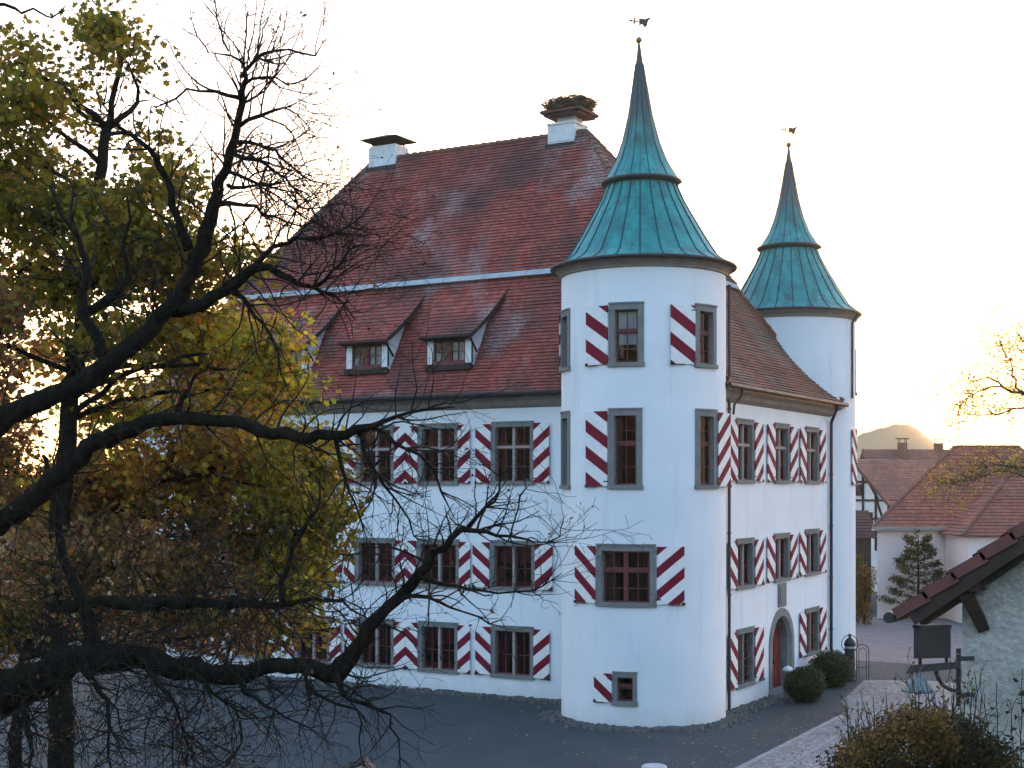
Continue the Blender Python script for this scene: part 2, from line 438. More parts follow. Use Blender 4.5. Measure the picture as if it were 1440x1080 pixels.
def shutter(par, Mf, u0, ws, z0, z1, sgn, tip=.05, tilt=0.0, per=.75, slope=.80, ph=.38):
    """flat board hinged at u0, reaching out by sgn*ws along the wall"""
    a = Vector(Mf(u0, 0, 0)); b = Vector(Mf(u0+sgn*ws, 0, 0)); dr = (b-a).normalized()
    nrm = Vector((dr.y, -dr.x, 0))*(1 if sgn > 0 else -1)
    mid = Vector(Mf(u0, .1, 0))-a
    if nrm.dot(mid) < 0: nrm = -nrm
    dr2 = (dr+nrm*tilt).normalized(); n2 = Vector((dr2.y, -dr2.x, 0))
    if n2.dot(nrm) < 0: n2 = -n2
    th = .04
    f = MB(); o = a+nrm*(tip)+dr*.02
    def p(s, d, z): q = o+dr2*s+n2*d; return (q.x, q.y, z)
    ph += RNG.uniform(-.05, .05)
    def st(s_, z): return (s_, 20+ph+((z-z1)-slope*s_)/per)
    uvq = [st(0, z0), st(ws, z0), st(ws, z1), st(0, z1)]
    q = [p(0, th, z0), p(ws, th, z0), p(ws, th, z1), p(0, th, z1)]
    f.poly(q if sgn > 0 else q[::-1], uvq if sgn > 0 else uvq[::-1])
    q = [p(0, 0, z0), p(ws, 0, z0), p(ws, 0, z1), p(0, 0, z1)]
    f.poly(q[::-1] if sgn > 0 else q, uvq[::-1] if sgn > 0 else uvq)
    for (s0, zz0, s1, zz1) in ((0, z0, ws, z0), (ws, z0, ws, z1), (ws, z1, 0, z1), (0, z1, 0, z0)):
        f.poly([p(s0, 0, zz0), p(s1, 0, zz1), p(s1, th, zz1), p(s0, th, zz0)], [st(s0, zz0), st(s1, zz1), st(s1, zz1), st(s0, zz0)])
    sh = f.build('shutter', M['shutter'], par)
    for zz in (z0+.16, z1-.16):
        h = MB(); h.mbox(p, -.05, .14, th-.006, th+.010, zz-.02, zz+.02); h.build('hinge', M['iron'], sh)
    h = MB(); h.mbox(p, ws*.45, ws*.90, th+.003, th+.02, z0-.04, z0-.015)
    h.mbox(p, ws*.90, ws*1.02, th-.02, th+.03, z0-.05, z0+.06); h.build('catch', M['iron'], sh)

def window(Mf, w_, z0, z1, mull='cross', curtain=None, leaves='LR', ws=.67, nu=1, grille=False, fr=.16, where=None, ctr=0.0, tilt=0.0, **sk):
    h = w_/2
    hole(where, ctr-h+.05, ctr+h-.05, z0+.04, z1-.05)
    s = MB(); n1 = max(1, nu)
    s.mbox(Mf, -h, -h+fr, -.30, .035, z0+.13, z1-fr)
    s.mbox(Mf, h-fr, h, -.30, .035, z0+.13, z1-fr)
    s.mbox(Mf, -h, h, -.30, .035, z1-fr, z1, nu=n1)
    s.mbox(Mf, -h-.03, h+.03, -.30, .09, z0, z0+.13, nu=n1)
    s.mbox(Mf, -h-.015, h+.015, .03, .065, z1-.003, z1+.05, nu=n1)
    win = s.build('window', M['stone'], castle)
    i0, i1, j0, j1 = -h+fr, h-fr, z0+.13, z1-fr
    cells = []
    zt = j0+(j1-j0)*.63
    if mull in ('cross', 'vert'):
        m = MB(); m.mbox(Mf, -.05, .05, -.17, -.06, j0, j1)
        if mull == 'cross':
            m.mbox(Mf, i0, -.05, -.167, -.063, zt-.045, zt+.045); m.mbox(Mf, .05, i1, -.167, -.063, zt-.045, zt+.045)
        m.build('mullion', M['stone_warm'], win)
        for a, b in ((i0, -.05), (.05, i1)):
            if mull == 'cross': cells += [(a, b, j0, zt-.045), (a, b, zt+.045, j1)]
            else: cells += [(a, b, j0, j1)]
    elif mull == 'double':
        cells = [(i0, -.03, j0, zt-.03), (.03, i1, j0, zt-.03), (i0, -.03, zt+.03, j1), (.03, i1, zt+.03, j1)]
    else:
        zs = j0+(j1-j0)*.60
        cells = [(i0, i1, j0, zs-.03), (i0, i1, zs+.03, j1)]
    f = MB(); t = .055
    for (a, b, c, d) in cells:
        f.mbox(Mf, a, a+t, -.22, -.15, c+t, d-t); f.mbox(Mf, b-t, b, -.22, -.15, c+t, d-t)
        f.mbox(Mf, a, b, -.22, -.15, c, c+t); f.mbox(Mf, a, b, -.22, -.15, d-t, d)
        if d-c > .85: f.mbox(Mf, a+t, b-t, -.21, -.165, (c*.55+d*.45)-.014, (c*.55+d*.45)+.014)
        if b-a > .6 or mull == 'vert': f.mbox(Mf, (a+b)/2-.013, (a+b)/2+.013, -.209, -.166, c+t, d-t)
    if mull == 'double':
        f.mbox(Mf, -.03, .03, -.215, -.12, j0, j1); f.mbox(Mf, i0, -.03, -.215, -.125, zt-.03, zt+.03); f.mbox(Mf, .03, i1, -.215, -.125, zt-.03, zt+.03)
    if mull == 'single':
        f.mbox(Mf, i0, i1, -.215, -.11, zs-.03, zs+.03)
    f.build('sash', M['sash'], win)
    gl = MB(); k = max(1, nu)
    for i in range(k):
        a = i0+(i1-i0)*i/k; b = i0+(i1-i0)*(i+1)/k
        gl.poly([Mf(a, -.19, j0), Mf(b, -.19, j0), Mf(b, -.19, j1), Mf(a, -.19, j1)])
    gl.build('pane', M['glass'], win)
    cu = MB()
    if curtain == 'valance':                 # red roller valance with side curtains
        cu.mbox(Mf, i0, i1, -.40, -.37, j1-(j1-j0)*.42, j1-.02, nu=k)
        c_2 = MB(); c_2.mbox(Mf, i0, i1, -.40, -.37, j0+.02, j0+(j1-j0)*.14, nu=k); c_2.build('curtain', M['curtain'], win)
    elif curtain == 'sides':
        L = (i1-i0)*.2
        for a, b in ((i0, i0+L), (i1-L, i1), (-.12, .10)):
            for q in range(4):
                a1 = a+(b-a)*q/4; b1 = a+(b-a)*(q+1)/4
                cu.mbox(Mf, a1, b1, -.42-.03*(q % 2), -.40-.03*(q % 2), j0+.02, j1-.02)
    if cu.f: cu.build('curtain', M['curtain'], win)
    if curtain == 'blind':
        b = MB(); b.mbox(Mf, i0, i1, -.26, -.24, j0+(j1-j0)*.35, j1-.02, nu=k); b.build('blind', M['blind'], win)
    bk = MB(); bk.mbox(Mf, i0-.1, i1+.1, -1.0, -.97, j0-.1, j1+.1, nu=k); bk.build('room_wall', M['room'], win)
    if grille:
        gr = MB()
        for i in range(1, 6): u = i0+(i1-i0)*i/6; gr.mbox(Mf, u-.011, u+.011, -.03, -.008, j0, j1)
        for i in range(1, 6): z = j0+(j1-j0)*i/6; gr.mbox(Mf, i0, i1, -.026, -.012, z-.010, z+.010)
        gr.build('grille', M['iron'], win)
    if 'L' in leaves: shutter(win, Mf, -h, ws, z0+.09, z1-.04, -1, tilt=tilt+RNG.uniform(-.012, .03), **sk)
    if 'R' in leaves: shutter(win, Mf, h, ws, z0+.09, z1-.04, 1, tilt=tilt+RNG.uniform(-.012, .03), **sk)
    return win

for i, xc in enumerate((-6.1, -9.48, -12.5, -15.7, -18.9, -22.1)):
    window(front(xc), 1.85, 8.12, 10.5, 'cross', 'sides' if i % 2 == 0 else 'valance', where='front', ctr=xc, ws=.68 if i == 0 else .56)
    window(front(xc), 1.97, 4.08, 5.95, 'vert', 'valance', where='front', ctr=xc, ws=.74 if i == 0 else .51)
    window(front(xc), 1.85, .74, 2.70, 'vert', 'valance' if i % 2 else 'sides', where='front', ctr=xc, ws=.68 if i == 0 else .56)
for i, yc in enumerate((3.73, 7.72, 11.45)):
    window(side(yc), 1.75, 8.17, 10.48, 'cross', None, where='side', ctr=yc, ws=.88-.07*i, tilt=.0)
    window(side(yc), 1.8, 4.30+.05*i, 6.12+.08*i, 'vert', None, where='side', ctr=yc, ws=.87-.07*i, tilt=.0)
    if i != 1: window(side(yc), 1.8, .72+.2*i, 2.84+.1*i, 'vert', None, where='side', ctr=yc, ws=.87-.07*i, grille=True, tilt=.0)
def twin(c, nm, phi, w_, z0, z1, **kw):
    window(tower(c, phi), w_, z0, z1, where=nm, ctr=R_(phi)*TR, nu=6, fr=(.20 if w_ > 1 else .14) if w_ < 1.5 else .19, **kw)
twin(T1, 't1', -11.3, 1.18, 12.03, 14.12, mull='single', curtain='blind', leaves='L', ws=.86, per=.92, slope=.68, ph=.24)
twin(T1, 't1', 47.5, 1.10, 12.03, 14.12, mull='single', leaves='L', ws=.92, per=.92, slope=.68, ph=.18)
twin(T1, 't1', -71.0, 1.10, 12.03, 14.12, mull='single', leaves='L', ws=.9)
twin(T1, 't1', -12.0, 1.15, 7.96, 10.60, mull='single', leaves='L', ws=.86, per=.88, slope=.68, ph=.46)
twin(T1, 't1', 48.0, 1.12, 7.96, 10.60, mull='single', leaves='R', ws=.95, tilt=.1)
twin(T1, 't1', -71.0, 1.10, 7.96, 10.60, mull='single', leaves='')
twin(T1, 't1', -12.2, 2.04, 4.04, 6.08, mull='double', curtain=None, leaves='LR', ws=.95)
twin(T1, 't1', -12.2, .82, .76, 1.84, mull='single', curtain=None, leaves='L', ws=.66)
twin(T2, 't2', 95, 1.10, 8.1, 10.60, mull='single', leaves='L', ws=.9)
twin(T2, 't2', 95, 1.10, 12.1, 14.12, mull='single', leaves='')

# the arched door
DY, DH, DZ = 7.72, 1.42, 3.32                # centre, outer half width, outer top
hole('side', DY-DH, DY+DH, -.1, DZ)
def arch(hw, top, n=18):                     # outline from left foot over to right foot
    zc = top-hw
    return [(-hw, -.05)]+[(-hw*math.cos(math.pi*i/n), zc+hw*math.sin(math.pi*i/n)) for i in range(n+1)]+[(hw, -.05)]
Ms = side(DY)
ds = MB(); oa = arch(DH, DZ); ia = arch(DH-.30, DZ-.30); ib = arch(DH-.42, DZ-.42)
for i in range(len(oa)-1):
    a, b, c, d = oa[i], oa[i+1], ia[i+1], ia[i]
    ds.poly([Ms(a[0], .05, a[1]), Ms(b[0], .05, b[1]), Ms(c[0], .05, c[1]), Ms(d[0], .05, d[1])])
    ds.poly([Ms(a[0], -.02, a[1]), Ms(b[0], -.02, b[1]), Ms(b[0], .05, b[1]), Ms(a[0], .05, a[1])])
    e, f_ = ib[i+1], ib[i]
    ds.poly([Ms(d[0], .05, d[1]), Ms(c[0], .05, c[1]), Ms(e[0], -.10, e[1]), Ms(f_[0], -.10, f_[1])])
    ds.poly([Ms(f_[0], -.10, f_[1]), Ms(e[0], -.10, e[1]), Ms(e[0], -.45, e[1]), Ms(f_[0], -.45, f_[1])])
ds.mbox(Ms, -DH-.1, DH+.1, -.4, .45, -.02, .14)
door = MB(); door.poly([Ms(x, -.40, z) for x, z in arch(DH-.43, DZ-.43)])
for x in (-.5, 0, .5): door.mbox(Ms, x-.3 if x else -.18, x+.3 if x else .18, -.39, -.36, .3, 1.15)
for x in (-.5, .5): door.mbox(Ms, x-.28, x+.28, -.39, -.36, 1.35, 2.15)
do = door.build('door', M['door'], castle)
ds.build('door_surround', M['stone'], do)
hd = MB(); hd.mbox(Ms, .05, .13, -.36, -.30, 1.1, 1.3); hd.build('handle', M['iron'], do)
pn = MB(); pn.mbox(Ms, -.42, .42, .0, .07, DZ+.05, 4.28); pn.mbox(Ms, -.34, .34, .068, .10, DZ+.2, 4.15)
pn.build('stone_tablet', M['stone'], castle)

# walls with the openings cut out
def grid_wall(mb, Mf, a0, a1, z0, z1, hs, maxstep=None):
    A = {a0, a1}; Zs = {z0, z1}
    for h in hs: A |= {h[0], h[1]}; Zs |= {max(h[2], z0), h[3]}
    A = sorted(A); Zs = sorted(Zs)
    if maxstep:
        B = []
        for p, q in zip(A, A[1:]):
            n = max(1, math.ceil((q-p)/maxstep)); B += [p+(q-p)*i/n for i in range(n)]
        A = B+[A[-1]]
    idx = {}
    for i in range(len(A)):
        for j in range(len(Zs)):
            idx[i, j] = len(mb.v); mb.v.append(tuple(Mf(A[i], 0, Zs[j])))
    for i in range(len(A)-1):
        for j in range(len(Zs)-1):
            a = (A[i]+A[i+1])/2; z = (Zs[j]+Zs[j+1])/2
            if any(h[0]-1e-6 < a < h[1]+1e-6 and h[2]-1e-6 < z < h[3]+1e-6 for h in hs): continue
            mb.f.append((idx[i, j], idx[i+1, j], idx[i+1, j+1], idx[i, j+1])); mb.uv.append([(0, 0)]*4); mb.mi.append(0)
wl = MB()
grid_wall(wl, front(0), XL, XW, -.3, 11.9, holes['front'])
grid_wall(wl, side(0), YW, YB, -.3, 11.9, holes['side'])
wl.poly([(XL, YB, -.3), (XL, YW, -.3), (XL, YW, 11.9), (XL, YB, 11.9)])
wl.poly([(XW, YB, -.3), (XL, YB, -.3), (XL, YB, 11.9), (XW, YB, 11.9)])
for sgn in (-1, 1):                          # spandrels beside the door arch
    q = [(x, z) for x, z in oa if (x*sgn >= -1e-6) and z > 0]
    q = sorted(q, key=lambda t: t[1])
    for (x0, z0), (x1, z1) in zip(q, q[1:]):
        wl.poly([Ms(x0, 0, z0), Ms(sgn*DH, 0, z0), Ms(sgn*DH, 0, z1), Ms(x1, 0, z1)])
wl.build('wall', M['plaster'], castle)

# roof: horizontal sections are rectangles, inset s(z)
ZR, ZB, Z0 = 22.9, 16.5, 11.6
SP = [(11.6, 0), (12.1, .062), (12.8, .138), (13.6, .212), (16.5, .4377), (22.9, 1.0)]
def S(z): return float(np.interp(z, [p[0] for p in SP], [p[1] for p in SP]))
EX0, EX1, EY0, EY1 = -26.1, 2.82, .85, 14.65
IX, IY = 9.0, 6.9
def rect(z):
    s = S(z); return (EX0+IX*s, EX1-IX*s, EY0+IY*s, EY1-IY*s)
rows = [Z0]
while rows[-1] < ZR-.05:
    z = rows[-1]; sl_ = (S(z+.05)-S(z))*IY/.05; rows.append(z+.165/math.sqrt(1+sl_*sl_))
rows[-1] = ZR
rj = random.Random(5)
sides = {'front': MB(), 'right': MB(), 'left': MB(), 'back': MB()}
for r, (z0, z1) in enumerate(zip(rows, rows[1:])):
    up = .09 if z0 > ZB else 0.0
    a = rect(z0); b = rect(z1); k = .62
    lip = .040+up; ltop = .006+up
    def strip(mb, pa, pb, qa, qb, nx, ny, L):
        n = max(1, int(L/.9)); 
        o0 = [lip+rj.uniform(-.010, .010) for _ in range(n+1)]
        for i in range(n):
            t0, t1 = i/n, (i+1)/n
            def pt(t, o, e0, e1, dz): return (e0[0]+(e1[0]-e0[0])*t+nx*o, e0[1]+(e1[1]-e0[1])*t+ny*o, e0[2]+dz+o*k)
            A0 = pt(t0, o0[i], pa, pb, 0); A1 = pt(t1, o0[i+1], pa, pb, 0)
            B0 = pt(t0, ltop, qa, qb, 0); B1 = pt(t1, ltop, qa, qb, 0)
            c0 = pa[0]*abs(ny)+pa[1]*abs(nx); c1 = pb[0]*abs(ny)+pb[1]*abs(nx)
            u0 = c0+(c1-c0)*t0; u1 = c0+(c1-c0)*t1
            mb.poly([A0, A1, B1, B0], [(u0, r+.02), (u1, r+.02), (u1, r+.98), (u0, r+.98)])
            D0 = pt(t0, up-.02, pa, pb, 0); D1 = pt(t1, up-.02, pa, pb, 0)
            mb.poly([D0, D1, A1, A0], [(u0, r+.02), (u1, r+.02), (u1, r+.05), (u0, r+.05)])
    strip(sides['front'], (a[0], a[2], z0), (a[1], a[2], z0), (b[0], b[2], z1), (b[1], b[2], z1), 0, -1, a[1]-a[0])
    strip(sides['right'], (a[1], a[2], z0), (a[1], a[3], z0), (b[1], b[2], z1), (b[1], b[3], z1), 1, 0, a[3]-a[2])
    strip(sides['left'], (a[0], a[3], z0), (a[0], a[2], z0), (b[0], b[3], z1), (b[0], b[2], z1), -1, 0, a[3]-a[2])
    strip(sides['back'], (a[1], a[3], z0), (a[0], a[3], z0), (b[1], b[3], z1), (b[0], b[3], z1), 0, 1, a[1]-a[0])
rall = MB()
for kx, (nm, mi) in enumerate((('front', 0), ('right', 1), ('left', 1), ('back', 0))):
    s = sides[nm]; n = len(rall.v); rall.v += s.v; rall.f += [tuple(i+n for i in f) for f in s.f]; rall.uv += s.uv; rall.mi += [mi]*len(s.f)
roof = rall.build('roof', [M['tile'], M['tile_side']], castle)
rc = MB()                                     # ridge and hip tiles, each a short half-round piece
def capline(a, b, rad=.13, ln=.36):
    a = Vector(a); b = Vector(b); n = max(1, int((b-a).length/ln))
    for i in range(n):
        p = a+(b-a)*(i/n); q = a+(b-a)*((i+1.12)/n)
        rc.tube([p+Vector((0, 0, rj.uniform(0, .045))), q], [rad*1.12, rad*.92], 7)
zz = [11.7, 12.1, 12.8, 13.6, 16.45]
for (ix, iy) in ((1, 2), (1, 3), (0, 2), (0, 3)):
    c = lambda z: (rect(z)[ix], rect(z)[iy], z+.03)
    for p, q in zip(zz, zz[1:]): capline(c(p), c(q))
    p = c(16.55); q = c(22.9); ox = .09*(1 if ix == 1 else -1); oy = .09*(-1 if iy == 2 else 1)
    capline((p[0]+ox, p[1]+oy, p[2]+.05), (q[0], q[1], q[2]+.05))
a = rect(ZR); capline((a[0], 7.75, ZR+.05), (a[1], 7.75, ZR+.05), .18)
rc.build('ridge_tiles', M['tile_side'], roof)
bd = MB(); a = rect(ZB); o_ = .17
for (x0, y0, x1, y1, nx, ny) in ((a[0], a[2], a[1], a[2], 0, -1), (a[1], a[2], a[1], a[3], 1, 0), (a[0], a[3], a[0], a[2], -1, 0)):
    t = Vector((x1-x0, y1-y0, 0)).normalized()
    p = Vector((x0, y0, ZB+.06))+Vector((nx, ny, 0))*o_-t*o_; q = Vector((x1, y1, ZB+.06))+Vector((nx, ny, 0))*o_+t*o_
    n = max(2, int((q-p).length/1.9))
    for i in range(n):
        e = p+(q-p)*(i/n); f_ = p+(q-p)*((i+.985)/n)
        bd.bar(e, f_, .05, .24, up=(-nx*.5, -ny*.5, 1))
bd.build('eaves_flashing', M['zinc'], roof)
# eaves: cove, gutter
cv = MB(); prof = [(.0, ZE), (.06, ZE+.04), (.16, ZE+.13), (.22, ZE+.27), (.36, ZE+.36), (.42, ZE+.52)]
def cove(pts):
    for (d0, z0), (d1, z1) in zip(prof, prof[1:]):
        for i in range(len(pts)-1):
            (x0, y0, nx0, ny0), (x1, y1, nx1, ny1) = pts[i], pts[i+1]
            cv.poly([(x0+nx0*d0, y0+ny0*d0, z0), (x1+nx1*d0, y1+ny1*d0, z0), (x1+nx1*d1, y1+ny1*d1, z1), (x0+nx0*d1, y0+ny0*d1, z1)])
e_ = .004
cove([(XL-e_, YB+e_, -1, 1), (XL-e_, YW-e_, -1, -1), (XW+e_, YW-e_, 1, -1), (XW+e_, YB+e_, 1, 1), (XL-e_, YB+e_, -1, 1)])
cv.build('eaves_cornice', M['cornice'], castle)
gt = MB()
gt.tube([(EX0, EY0-.07, Z0-.02), (EX1+.05, EY0-.07, Z0-.02)], .085, 8)
gt.tube([(EX1+.07, EY0, Z0-.02), (EX1+.07, EY1, Z0-.02)], .085, 8)
gt.tube([(EX0-.07, EY1, Z0-.02), (EX0-.07, EY0, Z0-.02)], .085, 8)
gt.bar((EX0, EY0+.03, Z0-.06), (EX1, EY0+.03, Z0-.06), .03, .2); gt.bar((EX1-.03, EY0, Z0-.06), (EX1-.03, EY1, Z0-.06), .03, .2)
gt.build('gutter', M['gutter'], roof)
def pipe(pts, rad=.06, mat='pipe'):
    m = MB(); m.tube(pts, rad, 8)
    for i, (p, q) in enumerate(zip(pts, pts[1:])):
        L = (Vector(q)-Vector(p)).length
        for j in range(1, int(L/2.2)+1):
            c = Vector(p)+(Vector(q)-Vector(p))*(j*2.2/L if L > 2.3 else .5)
            m.tube([c-Vector((0, 0, .03)), c+Vector((0, 0, .03))], rad+.02, 8)
    m.build('downpipe', M[mat], castle)
px_, py_ = 2.46, 1.93
pipe([(2.46, 1.92, 15.2), (2.46, 1.92, .0)], .055, 'gutter')
pipe([(EX1+.04, 2.25, Z0-.05), (EX1-.05, 2.24, 11.25), (2.62, 2.0, 10.95), (2.60, 1.96, 10.6)], .045, 'gutter')
pipe([(EX1+.05, 13.3, Z0-.05), (EX1-.02, 13.35, 11.3), (2.47, 13.72, 10.8), (2.46, 13.74, 0)], .07)

# dormers with shed roofs
def dormer(xc, wd=2.05):
    y0 = 1.62; zb, zt = 12.80, 13.92
    x0, x1 = xc-wd/2, xc+wd/2
    def roof_y(z): return EY0+IY*S(z)
    fr = MB(); Mf = lambda u, d, z: (xc+u, y0-d, z)
    h = wd/2
    fr.mbox(Mf, -h, -h+.28, -.12, .0, zb+.10, zt-.10); fr.mbox(Mf, h-.28, h, -.12, .0, zb+.10, zt-.10); fr.mbox(Mf, -h+.28, h-.28, -.115, -.08, zb-.1, zb+.12)
    dm = fr.build('dormer', M['dormer_white'], castle)
    for sx in (x0, x1):
        ck = MB()                      # cheeks between dormer roof and main roof
        zs = np.linspace(zb, 16.0, 9)
        top = lambda y: 14.06+(y-1.35)*(15.98-14.06)/(3.62-1.35)
        prev = None
        for q in range(9):
            y = y0+(3.5-y0)*q/8
            zr = float(np.interp(y, [roof_y(z_) for z_ in np.linspace(11.6, 16.5, 40)], np.linspace(11.6, 16.5, 40)))-.05
            cur = ((sx, y, zr), (sx, y, max(zr+.01, top(y)-.16)))
            if prev: ck.poly([prev[0], cur[0], cur[1], prev[1]])
            prev = cur
        ck.build('cheek', M['dormer_white'], dm)
    sh = MB()
    sh.mbox(Mf, -h+.28, h-.28, -.14, .01, zb+.0, zb+.16); sh.mbox(Mf, -h+.28, h-.28, -.14, .01, zt-.12, zt-.05)
    for a, b in ((-h+.28, -.04), (.04, h-.28)):
        c, d = zb+.16, zt-.12
        sh.mbox(Mf, a, a+.06, -.12, -.02, c, d); sh.mbox(Mf, b-.06, b, -.12, -.02, c, d)
        sh.mbox(Mf, a+.06, b-.06, -.12, -.02, c, c+.06); sh.mbox(Mf, a+.06, b-.06, -.12, -.02, d-.06, d)
        sh.mbox(Mf, (a+b)/2-.02, (a+b)/2+.02, -.10, -.04, c+.06, d-.06)
        sh.mbox(Mf, a+.06, (a+b)/2-.02, -.10, -.04, (c+d)/2-.015, (c+d)/2+.015); sh.mbox(Mf, (a+b)/2+.02, b-.06, -.10, -.04, (c+d)/2-.015, (c+d)/2+.015)
    sh.mbox(Mf, -.04, .04, -.12, .0, zb+.16, zt-.12)
    wn = sh.build('window', M['sash'], dm)
    gl = MB(); gl.poly([Mf(-h+.28, -.07, zb+.16), Mf(h-.28, -.07, zb+.16), Mf(h-.28, -.07, zt-.12), Mf(-h+.28, -.07, zt-.12)])
    gl.build('pane', M['glass'], dm)
    cu = MB(); cu.mbox(Mf, .10, h-.34, -.16, -.14, zb+.2, zt-.15); cu.mbox(Mf, -h+.34, -.35, -.16, -.14, zb+.2, zb+.55)
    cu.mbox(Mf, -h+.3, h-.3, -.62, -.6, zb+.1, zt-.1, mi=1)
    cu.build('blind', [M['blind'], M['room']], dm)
    rf = MB(); n = 13                          # shed roof in tile rows, sweeping up to meet the main roof
    for q in range(n):
        t0, t1 = q/n, (q+1)/n
        def pt(t, x, o):
            y = 1.35+(3.72-1.35)*t; z = 13.97+(16.02-13.97)*(3.62-1.35+.1)/(3.62-1.35)*(t+.06*math.sin(math.pi*t)*-1)
            return (x, y-o*.5, z+o)
        L = .16+.0*t0; e0 = xc-h-L-.75*t0; e1 = xc+h+L+.42*t0
        f0 = xc-h-L-.75*t1; f1 = xc+h+L+.42*t1
        rf.poly([pt(t0, e0, .05), pt(t0, e1, .05), pt(t1, f1, .015), pt(t1, f0, .015)], [(e0, q+.02+300), (e1, q+.02+300), (f1, q+.98+300), (f0, q+.98+300)])
        rf.poly([pt(t0, e0, -.01), pt(t0, e1, -.01), pt(t0, e1, .05), pt(t0, e0, .05)], [(e0, q+300.02), (e1, q+300.02), (e1, q+300.05), (e0, q+300.05)])
    rf.build('dormer_roof', M['tile'], dm)
    vb = MB()                                   # dark verge board, fascia and gutter
    for sx, k in ((1, .42),):
        pts = []
        for q in range(n+1):
            t = q/n; y = 1.33+(3.72-1.33)*t; z = 13.97+(16.02-13.97)*(3.62-1.35+.1)/(3.62-1.35)*(t-.06*math.sin(math.pi*t))
            pts.append(Vector((xc+sx*(h+.14+k*t), y, z-.05)))
        for p, q in zip(pts, pts[1:]): vb.bar(p, q, .05, .15)
    vb.tube([(xc-h-.18, 1.29, 13.91), (xc+h+.18, 1.29, 13.91)], .06, 7)
    vb.bar((xc-h-.1, 1.42, 13.87), (xc+h+.1, 1.42, 13.87), .14, .10)
    for sx in (-1, 1): vb.bar((xc+sx*(h+.02), y0-.06, zt-.1), (xc+sx*(h+.05), y0+.35, 13.35), .05, .07)
    vb.bar((xc-h-.05, y0-.03, zb-.06), (xc+h+.05, y0-.03, zb-.06), .16, .20)
    vb.build('verge_board', M['wood_dark'], dm)
for xc in (-9.12, -13.1, -17.2): dormer(xc)

# chimneys
c1 = MB(); c1.box(-17.2, -15.72, 7.45, 8.5, 22.0, 23.55); c1.box(-17.16, -15.76, 7.49, 8.46, 23.55, 23.62)
ch = c1.build('chimney', M['dormer_white'], roof)
cp = MB()
for x in (-17.05, -15.87):
    for y in (7.58, 8.36): cp.box(x-.03, x+.03, y-.03, y+.03, 23.62, 23.86)
xa, xb, ya, yb, zc = -17.45, -15.45, 7.15, 8.8, 23.86
cp.box(xa, xb, ya, yb, zc, zc+.05)
ap = ((xa+xb)/2, (ya+yb)/2, zc+.36)
q = [(xa, ya, zc+.05), (xb, ya, zc+.05), (xb, yb, zc+.05), (xa, yb, zc+.05)]
for i in range(4): cp.poly([q[i], q[(i+1) % 4], ap])
cp.build('chimney_cap', M['wood_dark'], roof)
c2 = MB(); c2.box(-7.86, -6.6, 7.42, 8.6, 22.0, 23.38); c2.box(-7.9, -6.56, 7.38, 8.64, 23.38, 23.46)
c2.box(-7.55, -6.75, 7.7, 8.45, 23.46, 23.85)
c2.build('chimney', M['dormer_white'], roof)
cp = MB(); cp.box(-8.1, -6.2, 7.15, 8.95, 23.85, 23.97); cp.box(-7.98, -6.32, 7.27, 8.83, 23.74, 23.85)
cp.build('chimney_cap', simple('red_cap', (.12, .06, .055), (.07, .045, .045), 4, .8), roof)
for a in ((-17.26, -15.66, 7.30, 7.46, 22.33, 22.62), (-7.92, -6.54, 7.28, 7.44, 22.28, 22.55)):
    fl = MB(); fl.box(*a); fl.build('chimney_flashing', M['gutter'], roof)
nest = MB(); rn = random.Random(8)
for i in range(1000):                            # stork nest: a shallow drum of sticks
    a = rn.uniform(0, 6.283); r = rn.uniform(.25, 1.0)**.7; zz_ = rn.uniform(0, .42)
    k = 1.0+.18*zz_/.42
    c = Vector((-7.15+1.02*k*r*math.cos(a), 8.05+.92*k*r*math.sin(a), 24.0+zz_*(1.45-.45*r)))
    t = a+math.pi/2+rn.uniform(-.9, .9); L = rn.uniform(.12, .34)
    d = Vector((math.cos(t), math.sin(t), rn.uniform(-.35, .35)))*L
    nest.tube([c-d, c+d*.2+Vector((0, 0, rn.uniform(-.05, .05))), c+d*rn.uniform(.8, 1.5)], [.012, .022, .006], 4)
nest.lathe([(.6, 23.98), (.90, 24.1), (.96, 24.26), (.78, 24.42), (.3, 24.50)], 18, lambda z: (-7.15, 8.05))
tag(nest.build('stork_nest', M['twig']), 'big round nest of twigs on the red chimney plate', 'nest')

